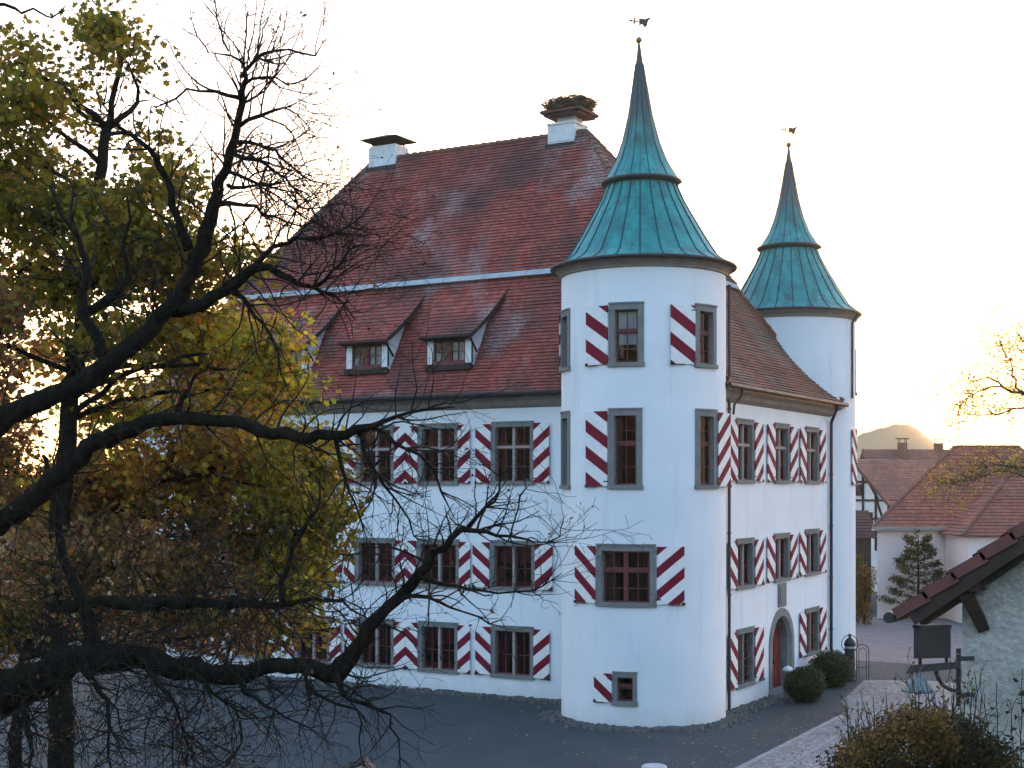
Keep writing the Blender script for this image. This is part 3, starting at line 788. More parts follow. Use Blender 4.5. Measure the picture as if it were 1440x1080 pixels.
# towers
def tower_build(c, nm, lean, rim=3.21, zk=1.0):
    def ax(z):
        k = max(0, z-15.7)/8.0; return (c[0]-RT[0]*lean*k, c[1]-RT[1]*lean*k)
    tb = MB(); th0 = math.atan2(CAMY-c[1], CAMX-c[0])
    def cyl(u, d, z): a = th0+u/TR; return (c[0]+TR*math.cos(a), c[1]+TR*math.sin(a), z)
    grid_wall(tb, cyl, -math.pi*TR, math.pi*TR, -.3, 15.6, holes[nm], .16)
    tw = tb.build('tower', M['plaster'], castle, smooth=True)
    co = MB(); co.lathe([(TR+.005, 15.33), (TR+.06, 15.35), (TR+.07, 15.42), (TR+.14, 15.52), (TR+.24, 15.58), (TR+.26, 15.66), (TR-.3, 15.67)], 72, ax, close=False)
    co.build('cornice', M['cornice'], tw)
    gr = MB(); n = 72
    gr.tube([(c[0]+rim*math.cos(2*math.pi*i/n), c[1]+rim*math.sin(2*math.pi*i/n), 15.66) for i in range(n+1)], .065, 7, caps=False)
    gr.build('gutter', M['gutter'], tw, smooth=True)
    lo = [(rim-.03, 15.70), (2.88, 15.84), (2.62, 16.05), (2.23, 16.67), (1.82, 17.38), (1.46, 18.03), (1.24, 18.55), (1.22, 18.62)]
    up = [(1.36, 18.72), (1.27, 18.83), (.93, 19.40), (.66, 20.12), (.43, 21.05), (.265, 22.05), (.13, 22.9), (.04, 23.6)]
    zz_k = lambda z: 18.55+(z-18.55)*zk if z > 18.55 else z
    up = [(r, zz_k(z)) for r, z in up]; zb_ = zz_k(23.73)
    cm = MB(); cm.lathe(lo, 72, ax, close=False); cm.lathe(up, 48, ax, close=False)
    for k in range(24):                        # standing seams
        a = 2*math.pi*(k+.5)/24
        for prof_, w_ in ((lo, .028), (up[:7], .016)):
            if prof_ is not lo and k % 2: continue
            pts = [(ax(z)[0]+(r+.012)*math.cos(a), ax(z)[1]+(r+.012)*math.sin(a), z) for r, z in prof_]
            n0 = len(cm.uv); cm.tube(pts, w_, 4)
            for j in range(n0, len(cm.uv)): cm.uv[j] = [((k+.5)/24, z_) for z_ in [cm.v[i][2] for i in cm.f[j]]]
    cm.build('copper_roof', M['copper'], tw, smooth=True)
    cl = MB(); cl.lathe([(1.2, 18.56), (1.40, 18.64), (1.43, 18.70), (1.40, 18.76), (1.2, 18.74)], 48, ax, close=False)
    cl.build('collar', simple('dark_copper', (.030, .050, .052), (.05, .045, .04), 5, .5), tw, smooth=True)
    x, y = ax(zb_)
    bl = MB(); bl.lathe([(.115*math.sin(math.pi*i/10)+.001, zb_-.115*math.cos(math.pi*i/10)) for i in range(11)], 14, lambda z: (x, y))
    bl.build('ball', M['gold'], tw, smooth=True)
    v = MB(); v.tube([(x, y, zb_-.2), (x, y, zb_+1.02)], .018, 6)
    D = Vector((RT[0], RT[1], 0))*.92+Vector((FW[0], FW[1], 0))*.39; Nn = Vector((D.y, -D.x, 0))
    def plate(o2, th=.012):
        f0 = [Vector((x, y, zb_+.57))+D*a+Vector((0, 0, b))+Nn*th for a, b in o2]; f1 = [p-Nn*2*th for p in f0]
        v.poly(f0); v.poly(f1[::-1])
        for i in range(len(o2)): j = (i+1) % len(o2); v.poly([f0[i], f1[i], f1[j], f0[j]])
    plate([(.03, -.06), (.12, .02), (.24, -.10), (.33, .00), (.36, .16), (.44, .22), (.46, .30), (.34, .26), (.24, .20), (.10, .22), (.03, .20)])
    plate([(-.42, .08), (-.30, .03), (-.28, .06), (-.03, .06), (-.03, .10), (-.28, .10), (-.30, .14)])
    plate([(-.22, .12), (-.14, .10), (-.16, .22), (-.20, .20)]); plate([(-.24, .04), (-.14, .06), (-.18, -.06)])
    v.build('weathervane', M['iron'], tw)
    return tw
tower_build(T1, 't1', .15)
tw2 = tower_build(T2, 't2', 0.03, 3.10, .92)
a2 = math.atan2(CAMY-T2[1], CAMX-T2[0])+R_(66)
q = (T2[0]+(TR+.07)*math.cos(a2), T2[1]+(TR+.07)*math.sin(a2))
pp = MB(); pp.tube([(T2[0]+3.2*math.cos(a2), T2[1]+3.2*math.sin(a2), 15.6), (*q, 15.2), (*q, 11.9)], .05, 8); pp.build('downpipe', M['pipe'], tw2)

# pebble drain round the castle foot
pb = MB(); rp = random.Random(21)
def pebble(x, y):
    r = rp.uniform(.045, .12); n = 5; a0 = rp.random()*6
    ring = [(x+r*rp.uniform(.8, 1.15)*math.cos(a0+2*math.pi*i/n), y+r*rp.uniform(.8, 1.15)*math.sin(a0+2*math.pi*i/n)) for i in range(n)]
    h = r*rp.uniform(.6, 1.1)
    mid = [((p[0]*.7+x*.3), (p[1]*.7+y*.3), h) for p in ring]
    pb.poly(mid)
    for i in range(n): j = (i+1) % n; pb.poly([(*ring[i], 0), (*ring[j], 0), mid[j], mid[i]])
for i in range(2600):
    e = abs(rp.gauss(0, .30))
    s = rp.random()
    if s < .5: x = rp.uniform(XL, -2.4); pebble(x, YW-e-.03)
    elif s < .75:
        a = math.atan2(CAMY, CAMX)+rp.uniform(-1.7, 1.7); r = TR+e*1.1+.03; pebble(r*math.cos(a), r*math.sin(a))
    else: pebble(XW+e+.03, rp.uniform(1.8, 6.2) if rp.random() < .75 else rp.uniform(9.2, 13.5))
kind(pb.build('pebbles', simple('pebble_stone', (.15, .14, .125), (.06, .06, .058), 9, .9)), 'stuff', 'strip of dark round pebbles along the castle foot', 'pebbles')

# ------------------------------------------------------------------ vegetation helpers
LEAF_LOBED = np.array([(0, -.5), (.22, -.30), (.5, -.22), (.36, .02), (.48, .30), (.18, .24), (0, .56), (-.18, .24), (-.48, .30), (-.36, .02), (-.5, -.22), (-.22, -.30)])
LEAF_OVAL = np.array([(0, -.5), (.20, -.22), (.24, .10), (0, .5), (-.24, .10), (-.20, -.22)])
def leaves(name, ctr, size, col, mat, parent, rs, shape=LEAF_OVAL, flat=.0, label=None):
    ctr = np.asarray(ctr, float); n = len(ctr); m = len(shape)
    nrm = rs.normal(size=(n, 3)); nrm[:, 2] += flat*np.sign(nrm[:, 2]); nrm /= np.linalg.norm(nrm, axis=1)[:, None]
    t = rs.normal(size=(n, 3)); t -= nrm*(t*nrm).sum(1)[:, None]; t /= np.linalg.norm(t, axis=1)[:, None]
    b = np.cross(nrm, t); sz = np.asarray(size)[:, None, None]
    sx = shape[None, :, 0:1]; sy = shape[None, :, 1:2]
    v = ctr[:, None, :]+sz*(sx*t[:, None, :]+sy*b[:, None, :]+(np.abs(sx)*.35-sy**2*.25)*nrm[:, None, :])
    me = bpy.data.meshes.new(name); me.vertices.add(n*m); me.loops.add(n*m); me.polygons.add(n)
    me.vertices.foreach_set('co', v.astype(np.float32).ravel())
    me.loops.foreach_set('vertex_index', np.arange(n*m, dtype=np.int32))
    me.polygons.foreach_set('loop_start', np.arange(0, n*m, m, dtype=np.int32))
    me.polygons.foreach_set('loop_total', np.full(n, m, dtype=np.int32))
    ca = me.color_attributes.new('col', 'FLOAT_COLOR', 'POINT')
    c4 = np.ones((n, m, 4), np.float32); c4[:, :, :3] = np.asarray(col)[:, None, :]; ca.data.foreach_set('color', c4.ravel())
    me.materials.append(mat); me.update(calc_edges=True); me.validate()
    return link(name, me, parent, label)
def blob(rs, n, c, rad, shell=.5):
    d = rs.normal(size=(n, 3)); d /= np.linalg.norm(d, axis=1)[:, None]
    r = rs.rand(n)**(shell)
    return np.asarray(c)+d*r[:, None]*np.asarray(rad)
def tint(rs, n, cols, wts, jit=.25):
    i = rs.choice(len(cols), n, p=np.array(wts)/sum(wts)); c = np.array(cols)[i]
    return np.clip(c*(1+jit*rs.normal(size=(n, 1)))*(1+.08*rs.normal(size=(n, 3))), .005, .8)

def twig(mb, p, d, L, r, lev, rr, up=.05, wig=.30, dens=3.2, tips=None, seg=.16):
    n = max(3, int(L/seg)); pts = [Vector(p)]; rad = [r]; d = Vector(d).normalized()
    kids = []
    for i in range(n):
        d = d+Vector((rr.gauss(0, wig), rr.gauss(0, wig), rr.gauss(0, wig)+up)); d.normalize()
        pts.append(pts[-1]+d*(L/n)); rad.append(max(.003, r*(1-.72*(i+1)/n)))
        kids.append((pts[-1], Vector(d), rad[-1], (i+1)/n))
    mb.tube(pts, rad, 5 if r > .02 else (4 if r > .009 else 3), caps=False)
    if tips is not None: tips.append(pts[-1]); tips.append(pts[len(pts)//2])
    if lev > 0:
        k = int(L*dens+rr.random())
        for j in range(k):
            q, dd, rq, t = kids[min(n-1, int((.2+.8*rr.random())*n))]
            ax = Vector((rr.gauss(0, 1), rr.gauss(0, 1), rr.gauss(0, 1))); ax = (ax-dd*ax.dot(dd)).normalized()
            an = rr.uniform(.5, 1.15); nd = dd*math.cos(an)+ax*math.sin(an)
            twig(mb, q, nd, L*rr.uniform(.32, .62)*(1.15-.5*t), rq*.65, lev-1, rr, up, wig, dens*1.25, tips, seg)
def smooth_path(pts, rad, step=.22, rr=None, jit=.0):
    P_ = [Vector(p) for p in pts]; out = []; ro = []
    for i in range(len(P_)-1):
        p0 = P_[max(0, i-1)]; p1 = P_[i]; p2 = P_[i+1]; p3 = P_[min(len(P_)-1, i+2)]
        n = max(2, int((p2-p1).length/step))
        for k in range(n):
            t = k/n
            q = .5*((2*p1)+(p2-p0)*t+(2*p0-5*p1+4*p2-p3)*t*t+(3*p1-p0-3*p2+p3)*t**3)
            if rr: q += Vector((rr.gauss(0, jit), rr.gauss(0, jit), rr.gauss(0, jit)))
            out.append(q); ro.append(rad[i]+(rad[i+1]-rad[i])*t)
    out.append(P_[-1]); ro.append(rad[-1]); return out, ro

# ------------------------------------------------------------------ the bare crooked tree in the foreground
DT = 20.0
def limb(pts, t0, t1):
    """pts: (px, py, radius px); depth runs t0 -> t1 along the limb"""
    n = len(pts)-1; o = []; r = []
    for i, (x, y, q) in enumerate(pts):
        t = t0+(t1-t0)*i/n; o.append(P(x, y, t)); r.append(q*(.70 if i < n-2 else (.5 if i < n else .25))*t/FPX)
    return o, r
bare = thing('bare_tree', 'big dark crooked tree, nearly leafless, its limbs reaching in front of the left facade', 'tree', CF(-7.9, DT, 0))
rb = random.Random(77)
LIMBS = [   # (points, depth from, depth to, twig density, twig length, lean of twigs)
 ([(-60, 650, 34), (0, 592, 25), (60, 562, 22), (120, 535, 20), (180, 490, 20), (230, 445, 19), (262, 400, 17), (283, 345, 14), (300, 290, 12), (318, 235, 11), (332, 180, 9), (340, 130, 7), (345, 95, 5), (325, 78, 3), (295, 74, 2)], 20, 19, 2.0, 1.0, .10),
 ([(266, 352, 11), (252, 305, 9), (235, 255, 8), (222, 217, 7), (192, 196, 5), (160, 174, 4), (148, 148, 3), (150, 100, 2)], 19.6, 18.5, 2.4, .8, .08),
 ([(340, 105, 5), (352, 88, 4), (372, 74, 3.5), (405, 69, 3), (440, 76, 2.5), (462, 50, 1.5)], 19.1, 18.6, 3.2, .7, .10),
 ([(338, 140, 5), (300, 130, 4), (262, 128, 3.5), (235, 148, 3), (210, 152, 2)], 19.1, 18, 3, .7, .08),
 ([(334, 178, 5), (368, 162, 4), (400, 152, 3), (428, 172, 2.4), (446, 196, 1.6)], 19.2, 18.5, 4, .9, .08),
 ([(342, 118, 4), (374, 106, 3.2), (402, 118, 2.6), (432, 112, 2), (455, 84, 1.4)], 19.1, 18.7, 4, .8, .08),
 ([(328, 200, 5), (376, 208, 4), (428, 246, 3), (470, 268, 1.8)], 19.2, 18.2, 4.5, .9, .02),
 ([(314, 262, 5), (362, 262, 4), (418, 296, 3), (470, 332, 1.8)], 19.3, 18.6, 4.5, .9, .0),
 ([(320, 76, 3), (308, 40, 2.4), (300, -10, 1.6)], 19, 19.2, 3.5, .7, .1),
 ([(296, 74, 2.6), (276, 50, 2.2), (266, 5, 1.6)], 19, 18.6, 3.5, .7, .1),
 ([(346, 92, 3), (342, 50, 2.4), (352, 10, 1.6)], 19, 18.9, 3.5, .7, .1),
 ([(325, 215, 5), (360, 225, 4), (390, 240, 3.5), (412, 262, 3), (440, 278, 2)], 19.2, 18.4, 4, .8, -.04),
 ([(308, 290, 6), (345, 287, 5), (385, 305, 4), (420, 318, 3), (455, 305, 2)], 19.3, 18.8, 4, .9, .05),
 ([(318, 240, 5), (350, 252, 4), (398, 268, 3), (440, 300, 2.5), (480, 285, 1.5)], 19.3, 18.8, 4, .8, .02),
 ([(240, 440, 14), (285, 425, 13), (325, 402, 11), (352, 380, 10), (378, 378, 8), (404, 394, 7), (440, 404, 6), (470, 420, 4), (500, 450, 3)], 19.7, 18.4, 2.6, .9, .03),
 ([(345, 385, 7), (372, 358, 5), (405, 338, 4), (450, 335, 3.5), (490, 318, 3), (515, 300, 2)], 19.3, 18.8, 3.2, .8, .08),
 ([(322, 405, 7), (350, 430, 5), (380, 470, 4), (395, 510, 3.5), (404, 550, 2.5)], 19.4, 18.6, 2.6, .7, -.05),
 ([(440, 404, 5), (470, 380, 4), (500, 345, 3), (520, 350, 2)], 18.9, 18.4, 4, .8, .03),
 ([(150, 505, 13), (128, 460, 12), (115, 425, 11), (122, 380, 9), (110, 335, 7), (85, 300, 5), (70, 260, 3)], 20, 20.5, 2.0, .9, .06),
 ([(116, 440, 9), (150, 420, 8), (180, 390, 7), (170, 350, 5), (185, 310, 4), (178, 270, 2.5)], 20.2, 19.6, 2.0, .9, .06),
 ([(-60, 770, 30), (20, 722, 24), (70, 680, 21), (110, 642, 17), (150, 615, 15), (200, 596, 14), (250, 588, 13.5), (300, 592, 13), (350, 600, 12), (400, 608, 11), (450, 614, 10), (500, 606, 8), (540, 592, 6), (580, 578, 4), (640, 572, 3)], 20, 18, 2.2, .8, .04),
 ([(250, 588, 8), (258, 560, 6), (272, 530, 4), (300, 505, 3)], 19.3, 19, 2.4, .6, .05),
 ([(500, 606, 7), (516, 640, 6), (532, 672, 5), (550, 700, 4), (575, 730, 3), (590, 760, 2)], 18.5, 18, 3.4, .7, -.03),
 ([(470, 612, 6), (478, 650, 4), (488, 690, 3), (510, 730, 2.5), (520, 780, 2)], 18.6, 18.2, 3, .6, -.05),
 ([(520, 600, 5), (560, 620, 4), (600, 650, 3.5), (625, 690, 3), (640, 730, 2)], 18.4, 17.8, 3.4, .7, -.02),
 ([(-60, 1010, 44), (30, 965, 38), (110, 930, 32), (180, 924, 25), (230, 934, 21), (290, 944, 20), (330, 949, 19), (372, 938, 18), (420, 936, 18), (455, 945, 18), (476, 946, 19), (492, 922, 18), (520, 885, 14), (560, 840, 11), (590, 806, 9), (622, 768, 7), (650, 746, 4.5), (700, 752, 3.2), (750, 761, 2.6), (785, 756, 2.2), (793, 728, 1.6)], 20, 17.2, 2.2, .7, .05),
 ([(655, 745, 5), (682, 712, 4), (700, 690, 3), (705, 650, 2)], 17.8, 17.5, 4, .6, .05),
 ([(720, 757, 2.6), (722, 724, 2.2), (732, 700, 2.5), (744, 682, 1.5)], 17.6, 17.4, 3, .4, .05),
 ([(592, 808, 6), (625, 822, 5), (660, 828, 4), (700, 836, 3.5), (745, 832, 3), (790, 806, 2)], 18, 17.4, 3, .55, .02),
 ([(560, 842, 6), (600, 840, 4), (650, 860, 3.5), (690, 878, 3), (712, 872, 2)], 18.1, 17.6, 3, .5, -.02),
 ([(90, 850, 14), (140, 846, 13), (200, 850, 12), (260, 846, 11), (330, 850, 10), (395, 852, 9), (440, 842, 7), (480, 850, 4), (540, 880, 3)], 21, 19, 2.0, .7, .04),
 ([(400, 850, 8), (398, 815, 6), (415, 770, 5), (436, 730, 5), (450, 702, 4), (440, 660, 3)], 19.5, 19.2, 2.2, .6, .05),
 ([(130, 930, 18), (128, 885, 16), (118, 850, 13), (90, 780, 12), (78, 700, 11), (60, 640, 9)], 20.2, 20.6, 1.4, .8, .02),
 ([(330, 948, 8), (350, 975, 5), (385, 1000, 4), (420, 1015, 3), (470, 1050, 2)], 18.8, 18, 3, .7, -.10),
 ([(470, 945, 7), (480, 975, 5), (510, 990, 4), (545, 1005, 3.5), (560, 1040, 3), (563, 1090, 2.5)], 17.6, 17, 3, .6, -.08),
 ([(430, 940, 5), (440, 975, 4), (500, 1000, 3.5), (505, 1040, 3), (515, 1090, 2.5)], 17.7, 17, 2.4, .5, -.1),
 ([(200, 925, 9), (225, 965, 6), (250, 1000, 5), (262, 1050, 4), (255, 1095, 3)], 19.2, 18.4, 3.4, .8, -.10),
 ([(120, 935, 10), (140, 975, 7), (152, 1010, 5), (155, 1090, 4)], 19.5, 18.8, 3.4, .8, -.08),
 ([(270, 940, 6), (300, 975, 4), (340, 1010, 3.5), (330, 1060, 3), (300, 1090, 2)], 19, 18.2, 3.4, .8, -.10),
 ([(40, 965, 14), (30, 1000, 10), (45, 1040, 8), (40, 1090, 7)], 19.8, 19, 3, .8, -.05),
 ([(-40, 2, 4), (10, 8, 3.5), (35, 14, 3), (62, 25, 2.6), (84, 22, 2.2), (92, 8, 1.6)], 15, 15.4, .8, .3, .05),
]
tr = MB(); br = MB(); tipz = []
tb_ = CF(-7.9, DT, 0)
tp, trd = smooth_path([(tb_[0], tb_[1], -.2), CF(-7.85, DT, 2), P(-75, 1010, DT), P(-85, 860, DT), P(-70, 760, DT), P(-62, 650, DT), P(-80, 500, DT+.6), P(-70, 300, DT+1), P(-45, 2, DT-2)], [.66, .50, .42, .38, .33, .28, .20, .12, .04], .3, rb, .01)
tr.tube(tp, trd, 14)
for pts, t0, t1, dn, tl, up in LIMBS:
    o, r = limb(pts, t0, t1); sp, srd = smooth_path(o, r, .15, rb, .020)
    kn = 1.0                                      # knots and swellings
    for i in range(len(srd)):
        kn = kn*.7+.3+rb.gauss(0, .075); srd[i] *= max(.75, min(1.35, kn))
    tr.tube(sp, srd, 9 if r[0] > .08 else 6)
    L = sum((b-a).length for a, b in zip(sp, sp[1:])); n = int(L*dn*3.2)
    for j in range(n):
        t = .06+.94*rb.random()**.75; i = min(len(sp)-2, int(t*(len(sp)-1))); d = (sp[i+1]-sp[i]).normalized()
        ax = Vector((rb.gauss(0, 1), rb.gauss(0, 1), rb.gauss(0, 1)+.25)); ax = (ax-d*ax.dot(d)).normalized()
        an = rb.uniform(.6, 1.3); nd = d*math.cos(an)+ax*math.sin(an)
        twig(br, sp[i], nd, tl*rb.uniform(.6, 1.75), min(.017, srd[i]*.42+.003), 2, rb, up*.6, .19, 3.0, tipz, .11)
for j in range(520):
    px, py = (rb.uniform(-20, 500), rb.gauss(880, 95)) if j < 330 else (rb.uniform(-20, 330), rb.uniform(900, 1090))
    if py < 640 or (px > 340 and py > 1000): continue
    near = P(px, py, rb.uniform(18.2, 20.6)); d = Vector((rb.gauss(0, 1), rb.gauss(0, .5), rb.gauss(.15, .8)))
    twig(br, near, d, rb.uniform(.7, 1.7), rb.uniform(.006, .012), 2, rb, .03, .17, 2.4, tipz, .12)
tr.build('trunk', M['bark'], bare, smooth=True)
br.build('branches', M['bark_twig'], bare, smooth=True)
rs = np.random.RandomState(4)
tz = np.array([tuple(t) for t in tipz]); sel = tz[rs.rand(len(tz)) < .022]
extra = [P(rb.gauss(285, 45), rb.gauss(1035, 30), rb.uniform(18, 19)) for _ in range(300)]+[P(rb.gauss(70, 60), rb.gauss(1030, 35), rb.uniform(18.5, 19.6)) for _ in range(260)]
sel = np.vstack([sel, np.array(extra)])
leaves('dry_leaves', sel+rs.normal(size=sel.shape)*.03, rs.uniform(.04, .085, len(sel)), tint(rs, len(sel), [(.10, .045, .03), (.16, .085, .05), (.05, .035, .025)], [3, 2, 3]), M['leaf_dead'], bare, rs)
print('bare tree', len(tr.f), len(br.f), len(sel))

# ------------------------------------------------------------------ leafy trees at the left
GRN = [(.22, .18, .018), (.31, .23, .022), (.13, .125, .016), (.36, .22, .03)]
YEL = [(.52, .36, .03), (.40, .32, .03), (.24, .24, .025), (.46, .23, .035)]
ORA = [(.70, .41, .06), (.52, .26, .06), (.36, .19, .07), (.46, .36, .055)]
GLD = [(.75, .48, .05), (.66, .42, .05), (.55, .28, .05), (.6, .42, .08)]
BRN = [(.40, .20, .09), (.27, .15, .075), (.52, .29, .08), (.27, .25, .05)]
def leafy_tree(root, base, trunk_px, clumps, rs, rr, depth, spread, size, nleaf, mat=None, r0=.28):
    tb = MB(); bm = MB(); cs = []; ss = []; cc = []
    tpts = [Vector((base[0], base[1], -.2))]+[Vector(P(x, y, t)) for x, y, t in trunk_px]
    rads = [r0*(1-.75*i/len(tpts)) for i in range(len(tpts))]
    sp, srd = smooth_path(tpts, rads, .4, rr, .03); tb.tube(sp, srd, 10)
    for (x, y, rx, ry, wt, pal) in clumps:
        t = depth+rr.uniform(-spread, spread); c = Vector(P(x, y, t)); k = t/FPX
        a = min(sp[len(sp)//3:], key=lambda q: (q-c).length+max(0, q.z-c.z+.5)*2)
        mid = a.lerp(c, .5)+Vector((rr.gauss(0, .25), rr.gauss(0, .25), .15*(c-a).length*rr.uniform(-.2, 1)))
        lp, lr = smooth_path([a, mid, c], [.065, .045, .014], .3, rr, .03); tb.tube(lp, lr, 6)
        for j in range(7):
            i = rr.randrange(len(lp)//2, len(lp)-1)
            d = Vector((rr.gauss(0, 1), rr.gauss(0, 1), rr.gauss(.2, .8)))
            twig(bm, lp[i], d, max(rx, ry)*k*rr.uniform(.7, 1.3), .014, 1, rr, .03, .22, 2.0, None, .25)
        n = max(20, int(nleaf*wt*rx*ry))
        sub = max(4, int(rx*ry/260))         # leaf sprays inside the clump leave gaps between them
        sc_ = blob(rs, sub, c, (rx*k, min(rx, 70)*k*1.5, ry*k), .42)
        # ellipsoid axes follow the view frame loosely
        idx = rs.randint(sub, size=n)
        pts = sc_[idx]+rs.normal(size=(n, 3))*np.array([.30, .30, .24])
        cs.append(pts); ss.append(rs.uniform(.5, 1.35, n)*size)
        tone = rs.rand(sub, 1)*.5+.75
        cc.append(tint(rs, n, pal, [3, 3, 2, 1.3])*tone[idx])
    tb.build('trunk', M['bark'], root, smooth=True); bm.build('branches', M['bark'], root, smooth=True)
    leaves('crown', np.vstack(cs), np.concatenate(ss), np.vstack(cc), mat or M['leaf'], root, rs, LEAF_LOBED, .3)
    print(root.name, sum(len(c) for c in cs))
rr = random.Random(12); rs = np.random.RandomState(12)
maple = thing('maple_tree', 'tall yellow-green leafy tree behind the dark bare limbs', 'tree', G(84, 1275))
cl_m = [(20, 85, 55, 38, .6, GRN), (28, 150, 55, 50, .75, GRN), (88, 135, 38, 50, .5, GRN), (165, 42, 36, 34, 1.5, GRN), (178, 85, 26, 22, 1.0, GRN), (120, 175, 40, 25, .35, GRN),
 (30, 225, 60, 44, .85, GRN), (60, 290, 80, 50, 1.0, GRN), (150, 305, 76, 50, .85, GRN), (222, 264, 54, 32, .65, GRN), (205, 198, 34, 20, .55, GRN), (272, 250, 28, 22, 1, GRN),
 (30, 395, 66, 60, .8, GRN), (120, 385, 85, 60, 1.0, GRN), (205, 345, 70, 50, 1.1, GRN), (270, 400, 60, 40, .9, GRN), (318, 362, 34, 24, 1.1, GRN), (-20, 300, 60, 90, 1, GRN), (-30, 480, 60, 90, 1, BRN),
 (320, 470, 70, 42, 1.0, YEL), (372, 486, 42, 34, 1.0, YEL), (392, 530, 38, 24, .9, YEL), (255, 495, 75, 55, 1.0, YEL), (370, 548, 60, 28, .9, YEL), (150, 470, 62, 48, .8, GRN), (60, 500, 60, 46, .55, ORA)]
leafy_tree(maple, G(84, 1275), [(84, 1100, 27), (80, 900, 27), (82, 760, 27), (92, 620, 27), (110, 470, 27), (130, 320, 27.2), (150, 180, 27.4)], cl_m, rs, rr, 27.5, 2.2, .145, .40)
rr = random.Random(31); rs = np.random.RandomState(31)
rust = thing('beech_tree', 'bushy lower tree of orange and brown leaves below the tall yellow-green crown', 'tree', G(20, 1240))
cl_r = [(245, 650, 80, 48, .9, ORA), (335, 640, 70, 46, 1.0, ORA), (390, 690, 60, 52, 1.0, GRN), (440, 690, 38, 48, 1.2, GRN), (446, 752, 36, 40, 1.1, GRN), (300, 740, 90, 56, .9, BRN), (165, 690, 80, 52, .9, ORA),
 (75, 730, 80, 66, .9, BRN), (55, 810, 70, 50, .9, BRN), (190, 800, 95, 56, .8, BRN), (340, 812, 85, 44, .8, BRN), (420, 828, 36, 36, 1.0, GRN), (45, 866, 44, 20, 1.2, GRN), (280, 876, 80, 28, .8, BRN), (400, 880, 48, 22, .9, GRN), (-30, 640, 70, 90, 1, BRN), (-30, 860, 70, 60, .9, BRN), (130, 880, 60, 30, .5, BRN), (200, 580, 80, 40, .8, YEL), (330, 590, 70, 34, .9, YEL), (430, 640, 30, 24, .9, GRN), (455, 715, 32, 34, 1.1, GRN), (400, 640, 46, 36, .9, YEL), (420, 790, 44, 34, .9, GRN), (300, 690, 70, 36, .8, ORA), (120, 770, 80, 40, .8, BRN), (240, 860, 70, 30, .8, BRN), (360, 870, 60, 24, .9, BRN), (270, 702, 34, 18, 1.3, GLD), (185, 690, 36, 16, 1.2, GLD), (330, 622, 40, 20, 1.2, GLD), (290, 650, 26, 16, 1.2, GLD), (110, 745, 22, 12, 1, GLD), (235, 800, 20, 12, .8, GLD), (95, 690, 22, 14, 1, GLD)]
leafy_tree(rust, G(20, 1240), [(20, 1100, 28.7), (30, 960, 28.7), (60, 860, 28.7), (140, 740, 28.7), (250, 640, 28.7)], cl_r, rs, rr, 28.5, 1.6, .135, .46, r0=.16)

# trees standing far behind at the left of the castle
for i, (x, top, t, pal, lab) in enumerate(((30, 640, 92, GRN, 'green garden tree far left beyond the castle, nearest the frame edge'), (110, 655, 104, BRN, 'brownish garden tree beyond the left end of the castle'), (-70, 600, 98, YEL, 'yellowing garden tree at the far left frame edge'))):
    rs = np.random.RandomState(50+i); rr = random.Random(50+i); c = CF((x-CPX)/FPX*t, t, 0); h = CZ+(HOR-top)/FPX*t
    r_ = thing('garden_tree', lab, 'tree', c)
    tb = MB(); tb.tube([c, (c[0]+.1, c[1], h*.4), (c[0], c[1]+.2, h*.8)], [.3, .2, .06], 8); tb.build('trunk', M['bark'], r_)
    ps = np.vstack([blob(rs, 330, (c[0]+rr.uniform(-2, 2), c[1]+rr.uniform(-2, 2), h*rr.uniform(.3, .85)), (1.7, 1.7, 1.3)) for _ in range(14)])
    leaves('crown', ps, rs.uniform(.2, .42, len(ps)), tint(rs, len(ps), pal, [3, 2, 3, 1]), M['leaf'], r_, rs)

# thinly leaved tree at the right, trunk outside the frame
rr = random.Random(5); rs = np.random.RandomState(6)
rt = thing('roadside_tree', 'sparse autumn tree at the right edge whose thin branches reach over the red-roofed house', 'tree', CF((1585-CPX)/FPX*42, 42, 0))
tb = MB(); bm = MB(); tips = []
b0 = CF((1585-CPX)/FPX*42, 42, 0)
sp, sr = smooth_path([(b0[0], b0[1], -.2), P(1580, 800, 42), P(1570, 650, 42), P(1575, 500, 42), P(1560, 380, 42)], [.32, .26, .2, .13, .04], .4, rr, .02); tb.tube(sp, sr, 9)
for pts in ([(1572, 620, 7), (1500, 570, 5), (1440, 556, 4), (1412, 545, 3), (1390, 530, 2.2), (1362, 540, 1.6)], [(1440, 556, 3.5), (1422, 530, 2.6), (1420, 505, 2), (1400, 480, 1.5)], [(1572, 640, 6), (1500, 600, 4), (1440, 575, 3), (1395, 583, 2.2), (1355, 582, 1.5)],
            [(1568, 660, 5), (1500, 640, 4), (1440, 660, 3), (1400, 652, 2), (1340, 688, 1.4)], [(1568, 690, 5), (1480, 680, 3), (1420, 662, 2.4), (1372, 672, 1.8), (1310, 690, 1.2)], [(1575, 560, 6), (1500, 510, 4), (1450, 490, 3), (1432, 470, 2)], [(1412, 545, 2.4), (1385, 548, 2), (1350, 570, 1.5), (1345, 600, 1)]):
    o, r = limb(pts, 42, 40+rr.uniform(-1, 1)); q, qr = smooth_path(o, r, .3, rr, .03); tb.tube(q, qr, 6)
    for j in range(52):
        i = rr.randrange(len(q)//3, len(q)-1); d = (q[i+1]-q[i]).normalized()+Vector((rr.gauss(0, .7), rr.gauss(0, .7), rr.gauss(.25, .6)))
        twig(bm, q[i], d, rr.uniform(.5, 1.1), .010, 1, rr, .03, .2, 2.4, tips, .2)
tb.build('trunk', M['bark2'], rt, smooth=True); bm.build('branches', M['bark2'], rt, smooth=True)
tz = np.array([tuple(t) for t in tips]); tz = tz[rs.rand(len(tz)) < .9]; tz = np.vstack([tz, tz+rs.normal(size=tz.shape)*.12])
